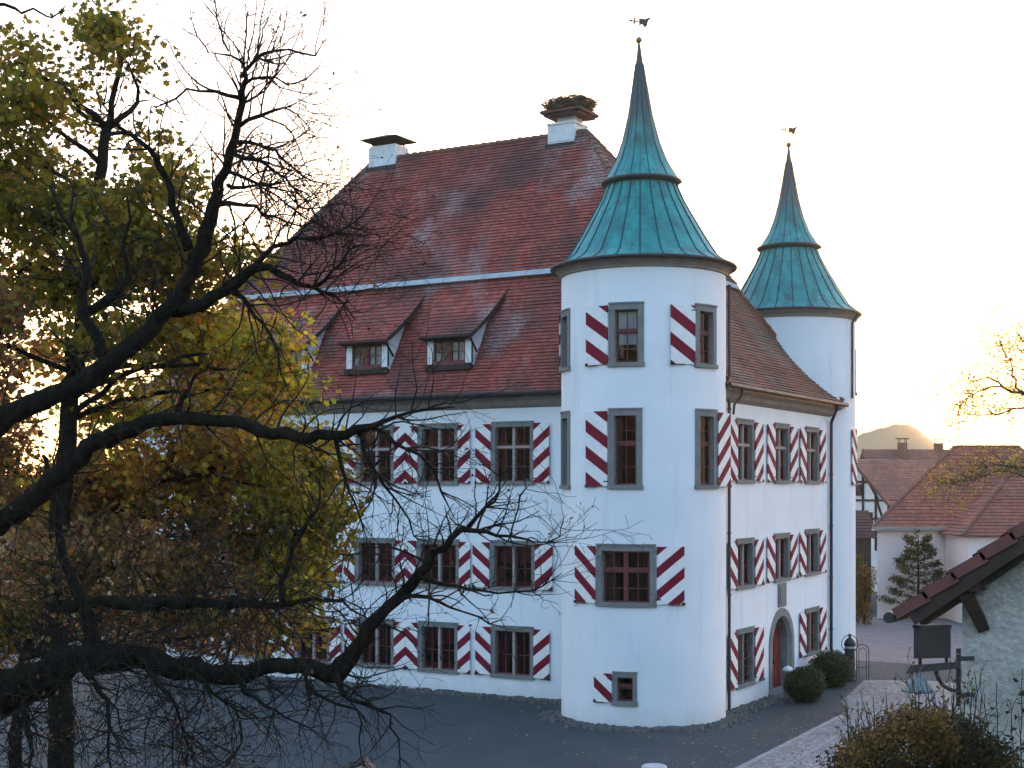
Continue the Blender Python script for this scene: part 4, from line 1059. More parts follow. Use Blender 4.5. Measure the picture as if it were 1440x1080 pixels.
cl = np.vstack([blob(rs, 60, P(x, y, 40.3), (.32, .32, .22)) for x, y in ((1320, 676), (1312, 692), (1368, 665), (1395, 660), (1352, 705))])
tz = np.vstack([tz, cl])
leaves('crown', tz+rs.normal(size=tz.shape)*.06, rs.uniform(.05, .11, len(tz)), tint(rs, len(tz), [(.30, .24, .05), (.22, .20, .05), (.26, .16, .05)], [3, 2, 1]), M['leaf'], rt, rs)

# shrub and sapling at the bottom right
rr = random.Random(9); rs = np.random.RandomState(9)
c0 = CF((1300-CPX)/FPX*14, 14, 0)
shrub = thing('autumn_shrub', 'dense olive and ochre shrub in the bottom right corner with bare upright twigs', 'shrub', c0)
tb = MB(); tips = []
for j in range(46):
    px = rr.uniform(1185, 1415); t = 14+rr.uniform(-.7, .7); e = abs(px-1300)/120
    top = 990+65*e**2+rr.uniform(-35, 35)
    if rr.random() < .3: top -= rr.uniform(10, 45)
    a = Vector((c0[0]+rr.gauss(0, .25), c0[1]+rr.gauss(0, .25), 0)); b = Vector(P(px, top, t))
    q, qr = smooth_path([a, a.lerp(b, .5)+Vector((rr.gauss(0, .1), rr.gauss(0, .1), .2)), a.lerp(b, .8), b], [.022, .016, .009, .004], .25, rr, .015); tb.tube(q, qr, 5)
    for k in range(7):
        i = rr.randrange(int(len(q)*.7), len(q)-1)
        twig(tb, q[i], (rr.gauss(0, .5), rr.gauss(0, .5), 1), rr.uniform(.2, .5), .006, 1, rr, .1, .2, 3, tips, .1)
tb.build('stems', M['bark2'], shrub, smooth=True)
cs = []; cols = []
for j in range(150):
    px = rr.uniform(1172, 1432); e = abs(px-1300)/130; py = rr.uniform(1008+62*e**2, 1150); t = 14+rr.uniform(-.8, .8)
    n = 150; cs.append(blob(rs, n, P(px, py, t), (.20, .20, .15), .6))
    ochre = (py < 1065 and px < 1350) or rr.random() < .12
    cols.append(tint(rs, n, [(.22, .13, .035), (.13, .085, .025), (.09, .06, .022)] if ochre else [(.04, .038, .014), (.065, .048, .018), (.045, .032, .016)], [3, 2, 2]))
tp_ = np.array([tuple(t) for t in tips]); tp_ = tp_[rs.rand(len(tp_)) < .5]; cs.append(tp_); cols.append(tint(rs, len(tp_), [(.28, .17, .03), (.14, .10, .025)], [1, 1]))
cs = np.vstack(cs); leaves('crown', cs, rs.uniform(.03, .065, len(cs)), np.vstack(cols), M['leaf'], shrub, rs)
c0 = CF((1425-CPX)/FPX*14.6, 14.6, 0)
sap = thing('sapling', 'thin twiggy sapling with a few dark leaves in front of the rough white gable', 'sapling', c0)
tb = MB(); tips = []
for px, py in ((1385, 975), (1402, 960), (1420, 985), (1438, 940), (1446, 1000), (1375, 1020)):
    a = Vector((c0[0]+rr.gauss(0, .08), c0[1]+rr.gauss(0, .08), 0)); b = Vector(P(px, py, 14.6+rr.uniform(-.3, .3)))
    q, qr = smooth_path([a, a.lerp(b, .45)+Vector((rr.gauss(0, .08), 0, .1)), a.lerp(b, .8), b], [.018, .012, .008, .004], .2, rr, .012); tb.tube(q, qr, 5)
    for k in range(6):
        i = rr.randrange(int(len(q)*.75), len(q)-1); twig(tb, q[i], (rr.gauss(0, .7), rr.gauss(0, .7), .7), rr.uniform(.15, .35), .005, 1, rr, .08, .2, 3, tips, .08)
tb.build('stems', M['bark2'], sap, smooth=True)
tp_ = np.array([tuple(t) for t in tips]); tp_ = tp_[rs.rand(len(tp_)) < .55]
leaves('crown', tp_, rs.uniform(.05, .11, len(tp_)), tint(rs, len(tp_), [(.06, .05, .02), (.12, .10, .03), (.05, .04, .03)], [1, 1, 1]), M['leaf_dead'], sap, rs)

# clipped box balls beside the door
for i, (px, py, dx, dz, lab) in enumerate(((1130, 990, 1.52, 1.30, 'clipped dark box ball in front, right beside the red door'), (1168, 968, 1.75, 1.45, 'clipped dark box ball behind, nearer the rear tower'))):
    rs = np.random.RandomState(70+i); c = Vector(G(px, py)); c.x += -.1; c.y += .5
    r_ = thing('box_bush', lab, 'bush', c, 'clipped box bushes by the castle door')
    core = MB(); n = 20
    core.lathe([(dx/2*.86*math.sin(math.pi*q/10)+.01, dz*.5-dz*.44*math.cos(math.pi*q/10)) for q in range(11)], n, lambda z: (c.x, c.y))
    core.build('inner_twigs', simple('box_inside', (.018, .024, .010), (.010, .012, .006), 9, .9), r_, smooth=True)
    n = 5200; d = rs.normal(size=(n, 3)); d /= np.linalg.norm(d, axis=1)[:, None]
    lump = 1+.09*np.sin(5*d[:, 0]+i)*np.sin(4*d[:, 1]+1)+.06*np.sin(9*d[:, 2]+3*d[:, 0]+2*i)+.05*np.sin(13*d[:, 1]+4*d[:, 2])
    p = np.array([c.x, c.y, dz*.5])+d*np.array([dx/2, dx/2, dz/2])*(lump*rs.uniform(.84, 1.05, n))[:, None]; p[:, 2] = np.maximum(p[:, 2], .03)
    leaves('foliage', p, rs.uniform(.05, .10, n), tint(rs, n, [(.035, .055, .018), (.055, .075, .022), (.022, .035, .014)], [3, 1, 2]), M['box_leaf'], r_, rs)

# ------------------------------------------------------------------ small things by the castle door
c = Vector(G(1105, 980)); c.x += .05; c.y += .1
bn = thing('stand_bin', 'slim grey standing bin with a pale domed top beside the red door', 'bin', c)
b = MB(); b.lathe([(.20, 0), (.21, .03), (.19, .06), (.19, .92), (.21, .94), (.21, 1.0)], 20, lambda z: (c.x, c.y)); b.build('body', simple('grey_metal', (.22, .23, .25), (.15, .16, .18), 5, .5), bn, smooth=False)
b = MB(); b.lathe([(.215, 1.0), (.20, 1.06), (.13, 1.14), (.04, 1.18), (.01, 1.19)], 20, lambda z: (c.x, c.y)); b.build('lid', M['dormer_white'], bn, smooth=True)
c = Vector(G(1195, 958))
pu = thing('iron_column', 'dark iron column with a domed cap, pale band and thin ring brackets at the foot of the rear tower', 'column', c)
b = MB(); b.lathe([(.27, 0), (.27, .10), (.22, .14), (.21, 1.28), (.235, 1.30), (.235, 1.34), (.21, 1.36), (.21, 1.46), (.235, 1.48)], 18, lambda z: (c.x, c.y)); b.build('shaft', M['iron'], pu)
b = MB(); b.lathe([(.216, 1.37), (.216, 1.455)], 18, lambda z: (c.x, c.y), close=False); b.build('band', M['zinc'], pu)
b = MB(); b.lathe([(.24, 1.48), (.235, 1.56), (.19, 1.68), (.10, 1.78), (.05, 1.82), (.05, 1.88), (.07, 1.92), (.03, 1.97)], 18, lambda z: (c.x, c.y)); b.build('cap', M['iron'], pu, smooth=True)
for sgn in (-1, 1):
    b = MB(); b.tube([(c.x+RT[0]*sgn*.34*math.sin(a)*1.0, c.y+RT[1]*sgn*.34*math.sin(a), 1.55-.36*math.cos(a)) for a in np.linspace(.15, math.pi-.05, 14)], .018, 6); b.build('ring_bracket', M['iron'], pu)
c = Vector(G(1213, 957))
hp = thing('hoop_rail', 'thin round-topped metal hoop standing right of the iron column', 'rail', c)
for k, (x0, hw, hh) in enumerate(((0, .26, 1.5), (.0, .16, 1.36))):
    b = MB(); pts = [CF((1213-CPX)/FPX*59+s_*hw, 59.2, 0) for s_ in ()]
    base = Vector((c.x, c.y, 0)); R3 = Vector((RT[0], RT[1], 0))
    pts = [base-R3*hw]+[base-R3*hw*math.cos(a)+Vector((0, 0, hh-hw+hw*math.sin(a))) for a in np.linspace(0, math.pi, 14)]+[base+R3*hw]
    b.tube(pts, .018 if k == 0 else .012, 6); b.build('hoop', M['iron'], hp)
b = MB(); b.tube([base-R3*.26+Vector((0, 0, .55)), base+R3*.26+Vector((0, 0, .55))], .012, 6); b.build('crossbar', M['iron'], hp)

# ------------------------------------------------------------------ houses at the right
M['pink'] = simple('pinkish_render', (.80, .69, .64), (.72, .61, .57), .8, .85, .1)
M['white_render'] = simple('white_render', (.78, .76, .73), (.66, .64, .62), 1.2, .85, .1)
M['brick'] = simple('chimney_brick', (.16, .09, .07), (.10, .065, .055), 8, .9)
def roof_rows(mb, e0, e1, r0, r1, step=.30, lip=.05):
    """tile rows between an eave edge e0-e1 and a ridge edge r0-r1"""
    e0, e1, r0, r1 = map(Vector, (e0, e1, r0, r1)); n = max(3, int((r0-e0).lerp(r1-e1, .5).length/step))
    nr = (e1-e0).cross((r0+r1)/2-(e0+e1)/2).normalized()
    if nr.z < 0: nr = -nr
    ud = (e1-e0).normalized()
    for i in range(n):
        t0, t1 = i/n, (i+1)/n
        a, b = e0.lerp(r0, t0), e1.lerp(r1, t0); c_, d = e1.lerp(r1, t1), e0.lerp(r0, t1)
        q = [a+nr*lip, b+nr*lip, c_+nr*.012, d+nr*.012]
        us = [(p-e0).dot(ud) for p in q]
        mb.poly(q, [(us[0], i+.02), (us[1], i+.02), (us[2], i+.98), (us[3], i+.98)])
        mb.poly([a-nr*.02, b-nr*.02, q[1], q[0]], [(us[0], i+.02), (us[1], i+.02), (us[1], i+.04), (us[0], i+.04)])
def win_simple(par, a, b, z0, z1, nrm, fr=M['stone_warm']):
    """small far window between ground-plan points a-b"""
    a = Vector((*a, 0)); b = Vector((*b, 0)); n_ = Vector((*nrm, 0)).normalized()
    d = (b-a).normalized(); L = (b-a).length
    Mf = lambda u, dd, z: tuple(a+d*u+n_*dd+Vector((0, 0, z)))
    f = MB(); t = .09
    f.mbox(Mf, 0, t, .0, .06, z0+t, z1-t); f.mbox(Mf, L-t, L, .0, .06, z0+t, z1-t); f.mbox(Mf, 0, L, .0, .06, z0, z0+t); f.mbox(Mf, 0, L, .0, .06, z1-t, z1)
    f.mbox(Mf, L/2-.03, L/2+.03, .0, .05, z0+t, z1-t)
    o = f.build('window', fr, par)
    g_ = MB(); g_.poly([Mf(t, .02, z0+t), Mf(L-t, .02, z0+t), Mf(L-t, .02, z1-t), Mf(t, .02, z1-t)]); g_.build('pane', simple('dark_pane', (.02, .022, .025), (.03, .03, .032), 2, .1), o)
def cf2(a, t): return CF(a, t, 0)[:2]
def chimney_on(par, a, t, z0, z1, w_=.7):
    b = MB(); c_ = CF(a, t, 0); b.box(c_[0]-w_/2, c_[0]+w_/2, c_[1]-w_/2, c_[1]+w_/2, z0, z1); o = b.build('chimney', M['brick'], par)
    b = MB(); 
    for sx in (-1, 1):
        for sy in (-1, 1): b.box(c_[0]+sx*w_*.42-.03, c_[0]+sx*w_*.42+.03, c_[1]+sy*w_*.42-.03, c_[1]+sy*w_*.42+.03, z1, z1+.35)
    b.box(c_[0]-w_*.72, c_[0]+w_*.72, c_[1]-w_*.72, c_[1]+w_*.72, z1+.35, z1+.43); b.build('chimney_cap', M['wood_dark'], o)

ph = thing('pink_house', 'pinkish rendered house with a large red-brown hipped roof beyond the lane', 'house', CF(28, 92, 0))
wl = MB(); A0, A1, B0, B1 = CF(22.6, 88, 0), CF(37, 88, 0), CF(25.4, 97, 0), CF(37, 97, 0)
def walls(mb, c4, z0, z1):
    for i in range(4): p, q = c4[i], c4[(i+1) % 4]; mb.poly([(p[0], p[1], z0), (q[0], q[1], z0), (q[0], q[1], z1), (p[0], p[1], z1)])
walls(wl, [A0, A1, B1, B0], -.2, 5.62); wl.build('wall', M['pink'], ph)
rf = MB(); eL, eR, t0, t1, ez = 22.15, 37.4, 87.55, 97.4, 5.62
r0, r1 = CF(28.8, 92.5, 10.8), CF(33.0, 92.5, 10.8)
roof_rows(rf, CF(eL, t0, ez), CF(eR, t0, ez), r0, r1); roof_rows(rf, CF(eL+2.95, t1, ez), CF(eL, t0, ez), r0, r0); roof_rows(rf, CF(eR, t0, ez), CF(eR, t1, ez), r1, r1); roof_rows(rf, CF(eR, t1, ez), CF(eL+2.95, t1, ez), r1, r0)
rf.bar(Vector(CF(eL, t0, ez)), Vector(r0), .22, .12); rf.bar(Vector(r0), Vector(r1), .24, .14)
rfo = rf.build('roof', M['tile_house'], ph)
gt = MB(); gt.bar(CF(eL, t0-.05, ez-.02), CF(eR, t0-.05, ez-.02), .14, .14); gt.build('gutter', M['stone_warm'], rfo)
gt = MB(); gt.bar(CF(eL+.1, t0+.22, ez-.12), CF(eR, t0+.22, ez-.12), .45, .10); gt.build('eaves_board', M['white_render'], ph)
# nearer wing of the same farm
wg = thing('side_wing', 'lower hipped wing adjoining the pinkish house, half hidden by the near gable', 'house', CF(30, 86, 0))
wl = MB(); walls(wl, [CF(26.8, 83.5, 0), CF(36, 83.5, 0), CF(36, 87.9, 0), CF(26.8, 87.9, 0)], -.2, 5.2); wl.build('wall', M['pink'], wg)
rf = MB(); r0, r1 = CF(30.6, 87.3, 8.9), CF(36.4, 87.3, 8.9)
roof_rows(rf, CF(26.35, 83.1, 5.25), CF(36.4, 83.1, 5.25), r0, r1); roof_rows(rf, CF(26.35, 88.2, 5.25), CF(26.35, 83.1, 5.25), r0, r0)
rf.bar(Vector(CF(26.35, 83.1, 5.3)), Vector(r0), .2, .1)
rf.build('roof', M['tile_house'], wg)
# half-timbered house
ht = thing('half_timbered_house', 'white half-timbered gable house with a brown roof, peeking out behind the rear tower', 'house', CF(31, 114, 0))
K = np.array((29.2, 110.0)); gv = np.array((-.45, .89)); ev = np.array((.89, .45))
def hp_(u, v, z): q = K+ev*u+gv*v; return CF(q[0], q[1], z)
wl = MB(); Wd, Ln, hz, hzr = 8.0, 8.0, 7.15, 10.35
walls(wl, [hp_(0, 0, 0), hp_(Ln, 0, 0), hp_(Ln, Wd, 0), hp_(0, Wd, 0)], -.2, hz)
wl.poly([hp_(0, 0, hz), hp_(0, Wd, hz), hp_(0, Wd/2, hzr)]); wl.poly([hp_(Ln, 0, hz), hp_(Ln, Wd, hz), hp_(Ln, Wd/2, hzr)])
wl.build('wall', M['white_render'], ht)
tm = MB()
for z in (4.6, 5.7, hz): tm.bar(hp_(-.05, -.05, z), hp_(-.05, Wd, z), .10, .15); tm.bar(hp_(-.05, -.05, z), hp_(Ln, -.05, z), .10, .15)
for v in (0.05, 1.5, 3.0, 4.5, 6, 7.8): tm.bar(hp_(-.06, v, 3.2), hp_(-.06, v, hz+min(v, Wd-v)*.75), .12, .18)
for u in (1.4, 2.8, 4.2, 5.6): tm.bar(hp_(u, -.06, 3.2), hp_(u, -.06, hz), .14, .18)
tm.bar(hp_(-.06, .2, 4.6), hp_(-.06, 1.4, hz), .12, .14); tm.bar(hp_(-.06, 7.6, 4.6), hp_(-.06, 6.1, hz), .12, .14); tm.bar(hp_(.2, -.06, 4.7), hp_(1.3, -.06, hz), .12, .14)
tm.bar(hp_(-.06, 2, 8.6), hp_(-.06, 6, 8.6), .12, .18); tm.bar(hp_(-.06, 1.2, hz), hp_(-.06, 3.2, 9.6), .12, .14)
tm.build('timber_frame', M['wood_dark'], ht)
rf = MB(); sl2 = (hzr-hz)/(Wd/2); oh = .5
roof_rows(rf, hp_(-.5, -oh, hz-oh*sl2), hp_(Ln+.4, -oh, hz-oh*sl2), hp_(-.5, Wd/2, hzr+.06), hp_(Ln+.4, Wd/2, hzr+.06)); roof_rows(rf, hp_(Ln+.4, Wd+oh, hz-oh*sl2), hp_(-.5, Wd+oh, hz-oh*sl2), hp_(Ln+.4, Wd/2, hzr+.06), hp_(-.5, Wd/2, hzr+.06))
rf.bar(hp_(-.5, -oh, hz-oh*sl2), hp_(-.5, Wd/2, hzr), .06, .22); rf.bar(hp_(-.5, Wd+oh, hz-oh*sl2), hp_(-.5, Wd/2, hzr), .06, .22)
rf.build('roof', M['tile_brown'], ht)
for v0, v1, z0, z1 in ((1.9, 2.8, 5.0, 6.2), (4.7, 5.7, 5.0, 6.2), (3.2, 4.3, 7.5, 8.4)):
    a_, b_ = hp_(-.02, v0, 0), hp_(-.02, v1, 0); nn = Vector(hp_(-1, 0, 0))-Vector(hp_(0, 0, 0)); win_simple(ht, a_[:2], b_[:2], z0, z1, nn[:2], M['wood_dark'])
# farther house with two chimneys
fh = thing('far_house', 'far house with a long reddish roof and two brick chimneys under the hill', 'house', CF(40, 136, 0))
wl = MB(); a0, a1, t0, t1, ez, rz = 34.0, 50.0, 131.0, 141.0, 7.4, 11.85
walls(wl, [CF(a0, t0, 0), CF(a1, t0, 0), CF(a1, t1, 0), CF(a0, t1, 0)], -.2, ez)
wl.poly([CF(a0, t0, ez), CF(a0, t1, ez), CF(a0, 136, rz)]); wl.build('wall', M['white_render'], fh)
rf = MB(); roof_rows(rf, CF(a0-.5, t0-.5, ez-.45), CF(a1, t0-.5, ez-.45), CF(a0-.5, 136, rz), CF(a1, 136, rz)); roof_rows(rf, CF(a1, t1+.5, ez-.45), CF(a0-.5, t1+.5, ez-.45), CF(a1, 136, rz), CF(a0-.5, 136, rz))
rf.bar(CF(a0-.5, t0-.5, ez-.45), CF(a0-.5, 136, rz), .08, .25); rf.build('roof', M['tile_brown'], fh)
chimney_on(fh, 37.1, 135.2, 10.7, 12.45, .75); chimney_on(fh, 40.8, 136, 11.0, 12.45, .75)
# small dark-roofed shed
sd = thing('shed', 'small dark-roofed shed beside the rear tower, below the half-timbered gable', 'shed', CF(24, 100, 0))
wl = MB(); walls(wl, [CF(20.5, 99, 0), CF(25.0, 99, 0), CF(25.0, 103, 0), CF(20.5, 103, 0)], -.2, 4.8); wl.poly([CF(25, 99, 4.8), CF(25, 103, 4.8), CF(25, 101, 6.5)]); wl.build('wall', simple('dark_boards', (.075, .06, .05), (.05, .042, .036), 3, .85), sd)
rf = MB(); roof_rows(rf, CF(20.3, 98.7, 4.6), CF(25.3, 98.7, 4.6), CF(20.3, 101, 6.5), CF(25.3, 101, 6.5)); roof_rows(rf, CF(25.3, 103.3, 4.6), CF(20.3, 103.3, 4.6), CF(25.3, 101, 6.5), CF(20.3, 101, 6.5)); rf.build('roof', simple('dark_tile_shed', (.11, .055, .045), (.07, .04, .035), 3, .85, .3), sd)
# hedge and the wall-trained tree
rs = np.random.RandomState(91); rr = random.Random(91)
hd = thing('hedge', 'tall orange-brown hedge between the rear tower and the pinkish house', 'hedge', CF(20.6, 84, 0))
b = MB(); 
for a in (19.4, 20.1, 20.8): b.tube([CF(a, 84, 0), CF(a+.1, 84.1, 2.2), CF(a, 84, 4.0)], [.06, .05, .02], 6)
b.build('stems', M['bark'], hd)
ps = np.vstack([blob(rs, 260, CF(rr.uniform(18.6, 21.1), 84+rr.uniform(-.5, .5), rr.uniform(.3, 4.3)), (.5, .5, .45)) for _ in range(34)])
cc = np.where((ps[:, 2:3] > 3.6), tint(rs, len(ps), [(.10, .10, .03), (.16, .12, .04)], [1, 1]), tint(rs, len(ps), [(.26, .14, .03), (.18, .10, .025), (.13, .10, .03)], [2, 2, 1]))
leaves('foliage', ps, rs.uniform(.08, .17, len(ps)), cc, M['leaf'], hd, rs)
et = thing('young_tree', 'young olive-green tree with sideways arms against the pinkish wall', 'tree', CF(24.7, 86.6, 0))
b = MB(); cs = []
b.tube([CF(24.7, 86.6, 0), CF(24.75, 86.6, 2.5), CF(24.7, 86.5, 5.2)], [.10, .07, .02], 7)
for z in np.linspace(1.0, 4.6, 9):
    for sg in (-1, 1):
        L = (2.1-(z-1)*.40)*rr.uniform(.75, 1.1); e = CF(24.7+sg*L, 86.5+rr.uniform(-.4, .3), z+rr.uniform(.1, .6))
        m_ = CF(24.7+sg*L*.5, 86.5, z+.05); b.tube([CF(24.72, 86.55, z-.1), m_, e], [.035, .025, .01], 5)
        for q in range(8): cs.append(blob(rs, 44, Vector(m_).lerp(Vector(e), q/7) if q > 1 else Vector(CF(24.72, 86.5, z)).lerp(Vector(m_), .6), (.34, .34, .26)))
for z in np.linspace(3.5, 5.4, 6): cs.append(blob(rs, 30, CF(24.7+rr.uniform(-.2, .2), 86.5, z), (.25, .25, .25)))
b.build('trunk', M['bark'], et)
cs = np.vstack(cs); leaves('crown', cs, rs.uniform(.09, .18, len(cs)), tint(rs, len(cs), [(.09, .10, .025), (.06, .07, .02), (.16, .13, .03)], [2, 2, 1]), M['leaf'], et, rs)

# ------------------------------------------------------------------ near gable house at the right edge
TT = 17.0
tip = Vector(P(1258, 862, TT)); yv = tip.y                     # verge plane (faces -Y)
def on_y(px, py, y):
    d = Vector(P(px, py, 1))-Vector((CAMX, CAMY, CZ)); k = (y-CAMY)/d.y; return Vector((CAMX, CAMY, CZ))+d*k
end = on_y(1440, 738, yv); slp = (end.z-tip.z)/(end.x-tip.x)
yw = yv+.38
wx = on_y(1353, 950, yw).x
nb = thing('near_house', 'near roughcast house gable with brown tiled verge at the right edge', 'house', (wx+4, yw+4, 0))
xr = wx+8.5; rx = (wx+xr)/2; dz0 = -.38                          # wall top follows the roof underside
zat = lambda x: tip.z+(min(x, 2*rx-x)-tip.x)*slp
def m_rough():
    k = NT('roughcast'); n = k.noise(13, 5, .75)
    c = k.mix(k.ramp(n, .36, .64), (.60, .55, .47), (.90, .85, .76)); c = k.mix(k.math('MULTIPLY', k.ramp(k.noise(1.1, 4), .5, .75), .35), c, (.30, .29, .26))
    k.bump(n, 1.0, .14); return k.done(c, .9)
wl = MB(); z_ = zat(wx)+dz0
wl.poly([(wx, yw, -.2), (xr, yw, -.2), (xr, yw, z_), (rx, yw, zat(rx)+dz0), (wx, yw, z_)])
wl.poly([(wx, yw+9, -.2), (wx, yw, -.2), (wx, yw, z_), (wx, yw+9, z_)]); wl.poly([(xr, yw, -.2), (xr, yw+9, -.2), (xr, yw+9, z_), (xr, yw, z_)])
wl.poly([(xr, yw+9, -.2), (wx, yw+9, -.2), (wx, yw+9, z_), (rx, yw+9, zat(rx)+dz0), (xr, yw+9, z_)])
wl.build('wall', m_rough(), nb)
rf = MB(); roof_rows(rf, (tip.x, yv, tip.z), (tip.x, yw+9.4, tip.z), (rx, yv, zat(rx)), (rx, yw+9.4, zat(rx)), .36); roof_rows(rf, (2*rx-tip.x, yw+9.4, tip.z), (2*rx-tip.x, yv, tip.z), (rx, yw+9.4, zat(rx)), (rx, yv, zat(rx)), .36)
rfo = rf.build('roof', M['tile_house'], nb)
sf = MB(); nrm = Vector((-slp, 0, 1)).normalized()
sf.poly([(tip.x+.08, yv+.04, tip.z-.03), (tip.x+.08, yw+9, tip.z-.03), (rx, yw+9, zat(rx)-.06), (rx, yv+.04, zat(rx)-.06)]); sf.build('soffit', M['wood_dark'], rfo)
m_v = simple('verge_tile', (.17, .058, .045), (.10, .042, .038), 5, .7, .2)
vt = MB(); dv = Vector((1, 0, slp)).normalized(); n = int((Vector((rx, yv, zat(rx)))-tip).length/.42)
vlen = (Vector((rx, yv, zat(rx)))-tip).length
for i in range(n+1):                                              # lapped verge tiles, each tipped a little
    a = tip+dv*(i*vlen/(n+1)); b_ = tip+dv*((i+1.10)*vlen/(n+1)); off = nrm*.0
    a1 = a+nrm*.055; b1 = b_+nrm*.015
    for (p, q, wd, h0, h1) in ((a1, b1, .30, 0, 0),):
        yb0, yb1 = yv-.035, yv+.24; th = .135
        A = [(p.x, yb0, p.z), (q.x, yb0, q.z), (q.x, yb1, q.z), (p.x, yb1, p.z)]
        pd = p-nrm*th; qd = q-nrm*th; B = [(pd.x, yb0, pd.z), (qd.x, yb0, qd.z), (qd.x, yb0+.03, qd.z), (pd.x, yb0+.03, pd.z)]
        vt.poly(A); vt.poly([B[0], B[1], A[1], A[0]]); vt.poly([B[3], B[0], A[0], A[3]]); vt.poly([B[1], B[2], A[2], A[1]]); vt.poly([B[3], B[2], B[1], B[0]])
vt.build('verge_tiles', m_v, rfo)
vb = MB(); a = tip-nrm*.17+dv*.12; b_ = tip-nrm*.17+dv*vlen
vb.bar(a+Vector((0, .02, 0)), b_+Vector((0, .02, 0)), .05, .16, up=nrm); vb.bar(a+dv*.05+Vector((0, .20, -.05)), b_+Vector((0, .20, -.05)), .12, .20, up=nrm)
vb.build('barge_board', M['wood_dark'], rfo)
pl = MB(); qx = on_y(1366, 822, yv+.02)                             # purlin end with its raking brace
pl.bar((qx.x, yv+.03, qx.z), (qx.x, yw+.3, qx.z), .17, .17); pl.build('purlin', M['wood_dark'], nb)
ba = on_y(1357, 833, yv+.10); bb = on_y(1383, 884, yw-.02)
br_ = MB(); br_.bar(ba, bb+Vector((0, .03, 0)), .13, .13, up=(0, 1, 0)); br_.build('brace', M['wood_dark'], nb)
gt = MB(); gt.tube([(tip.x-.07, yv+.0, tip.z-.06), (tip.x-.07, yw+9, tip.z-.10)], .07, 8); gt.build('gutter', M['gutter'], rfo)
# wrought sign bracket on that gable: stands straight out from the wall
sx = on_y(1368, 925, yw).x
def bk_(out, z): return Vector((sx, yw-out, z))
def zb(px, py): return on_y(px, py, yw).z
zt_, zl_ = on_y(1368, 926, yw).z, on_y(1368, 978, yw).z
def out_at(px):            # how far out from the wall a point on the bracket plane is
    d = Vector(P(px, 900, 1))-Vector((CAMX, CAMY, CZ)); k = (sx-CAMX)/d.x; return yw-(CAMY+d.y*k)
def bz(px, py):
    d = Vector(P(px, py, 1))-Vector((CAMX, CAMY, CZ)); k = (sx-CAMX)/d.x; return CZ+d.z*k
sb = thing('sign_bracket', 'black wrought bracket with dark sign board and hanging cone lamp on near gable', 'sign', (sx, yw, zl_))
o1 = out_at(1348); o2 = out_at(1279)
b = MB(); b.bar(bk_(o1, bz(1348, 912)), bk_(o1, bz(1348, 993)), .045, .045, up=(1, 0, 0)); b.build('upright', M['iron'], sb)
for py in (926, 977): b = MB(); b.bar(bk_(-.02, bz(1368, py)), bk_(o1-.02, bz(1349, py)), .04, .05); b.build('wall_strap', M['iron'], sb)
b = MB(); b.bar(bk_(o1+.02, bz(1346, 936)), bk_(o2, bz(1281, 940)), .05, .075); b.tube([bk_(o2, bz(1281, 940)), bk_(o2+.10, bz(1281, 940)-.02)], [.05, .01], 4); b.build('arm', M['iron'], sb)
b = MB(); b.tube([bk_(out_at(x), bz(x, y)) for x, y in ((1316, 944), (1320, 955), (1326, 964), (1336, 970), (1346, 972))], .022, 6); b.build('curved_brace', M['iron'], sb)
p0, p1 = out_at(1333), out_at(1289)
b = MB(); cs_ = [(p1, bz(1289, 926)), (p0, bz(1333, 925)), (p0, bz(1333, 883)), (p1, bz(1288, 884))]
for ex, dx_ in ((0, .03), (.025, .04)):           # board and its raised top rail
    qs = cs_ if ex == 0 else [cs_[3], cs_[2], (p0-.015, cs_[2][1]+.035), (p1+.015, cs_[3][1]+.035)]
    A = [Vector((sx-dx_, yw-o, z)) for o, z in qs]; B = [Vector((sx+dx_, yw-o, z)) for o, z in qs]
    b.poly(A); b.poly(B[::-1])
    for i in range(4): j = (i+1) % 4; b.poly([A[i], B[i], B[j], A[j]])
b.build('sign_board', simple('dark_board', (.02, .018, .02), (.03, .024, .024), 4, .6), sb)
for px in (1294, 1331): b = MB(); b.bar(bk_(out_at(px), bz(px, 937)), bk_(out_at(px), bz(px, 925)), .03, .03, up=(1, 0, 0)); b.build('board_post', M['iron'], sb)
lo_ = out_at(1290); lz = bz(1290, 950)
b = MB(); b.lathe([(.025, lz+.10), (.03, lz+.0), (.05, lz-.01), (.155, lz-.14), (.165, lz-.165), (.15, lz-.16)], 20, lambda z: (sx, yw-lo_), close=False)
lsh = b.build('lamp_shade', simple('grey_enamel', (.16, .19, .19), (.11, .14, .14), 4, .45), sb, smooth=True)
b = MB(); b.lathe([(.03, lz-.10), (.05, lz-.14), (.045, lz-.18), (.01, lz-.20)], 14, lambda z: (sx, yw-lo_)); b.build('bulb', simple('opal_glass', (.5, .45, .25), (.4, .36, .2), 4, .3), sb, smooth=True)

# two lamp tops that just reach into the bottom of the frame
c = Vector(P(920, 1076, 20)); lp = thing('street_lamp', 'pale flat-headed lamp top just entering the bottom edge before the round tower', 'lamp', (c.x, c.y, 0))
b = MB(); b.tube([(c.x, c.y, 0), (c.x, c.y, c.z-.14)], [.06, .04], 10); b.build('post', M['iron'], lp)
b = MB(); b.lathe([(.05, c.z-.16), (.16, c.z-.13), (.185, c.z-.07), (.18, c.z-.02), (.155, c.z)], 24, lambda z: (c.x, c.y)); b.build('lamp_head', M['zinc'], lp, smooth=False)
c = Vector(P(511, 1071, 20)); ls = thing('notice_case', 'white post-top box with a dark pitched lid at the bottom edge under the twigs', 'box', (c.x, c.y, 0))
R3 = Vector((RT[0], RT[1], 0)); F3 = Vector((FW[0], FW[1], 0))
def lb(a, t, z): return tuple(Vector((c.x, c.y, 0))+R3*a+F3*t+Vector((0, 0, z)))
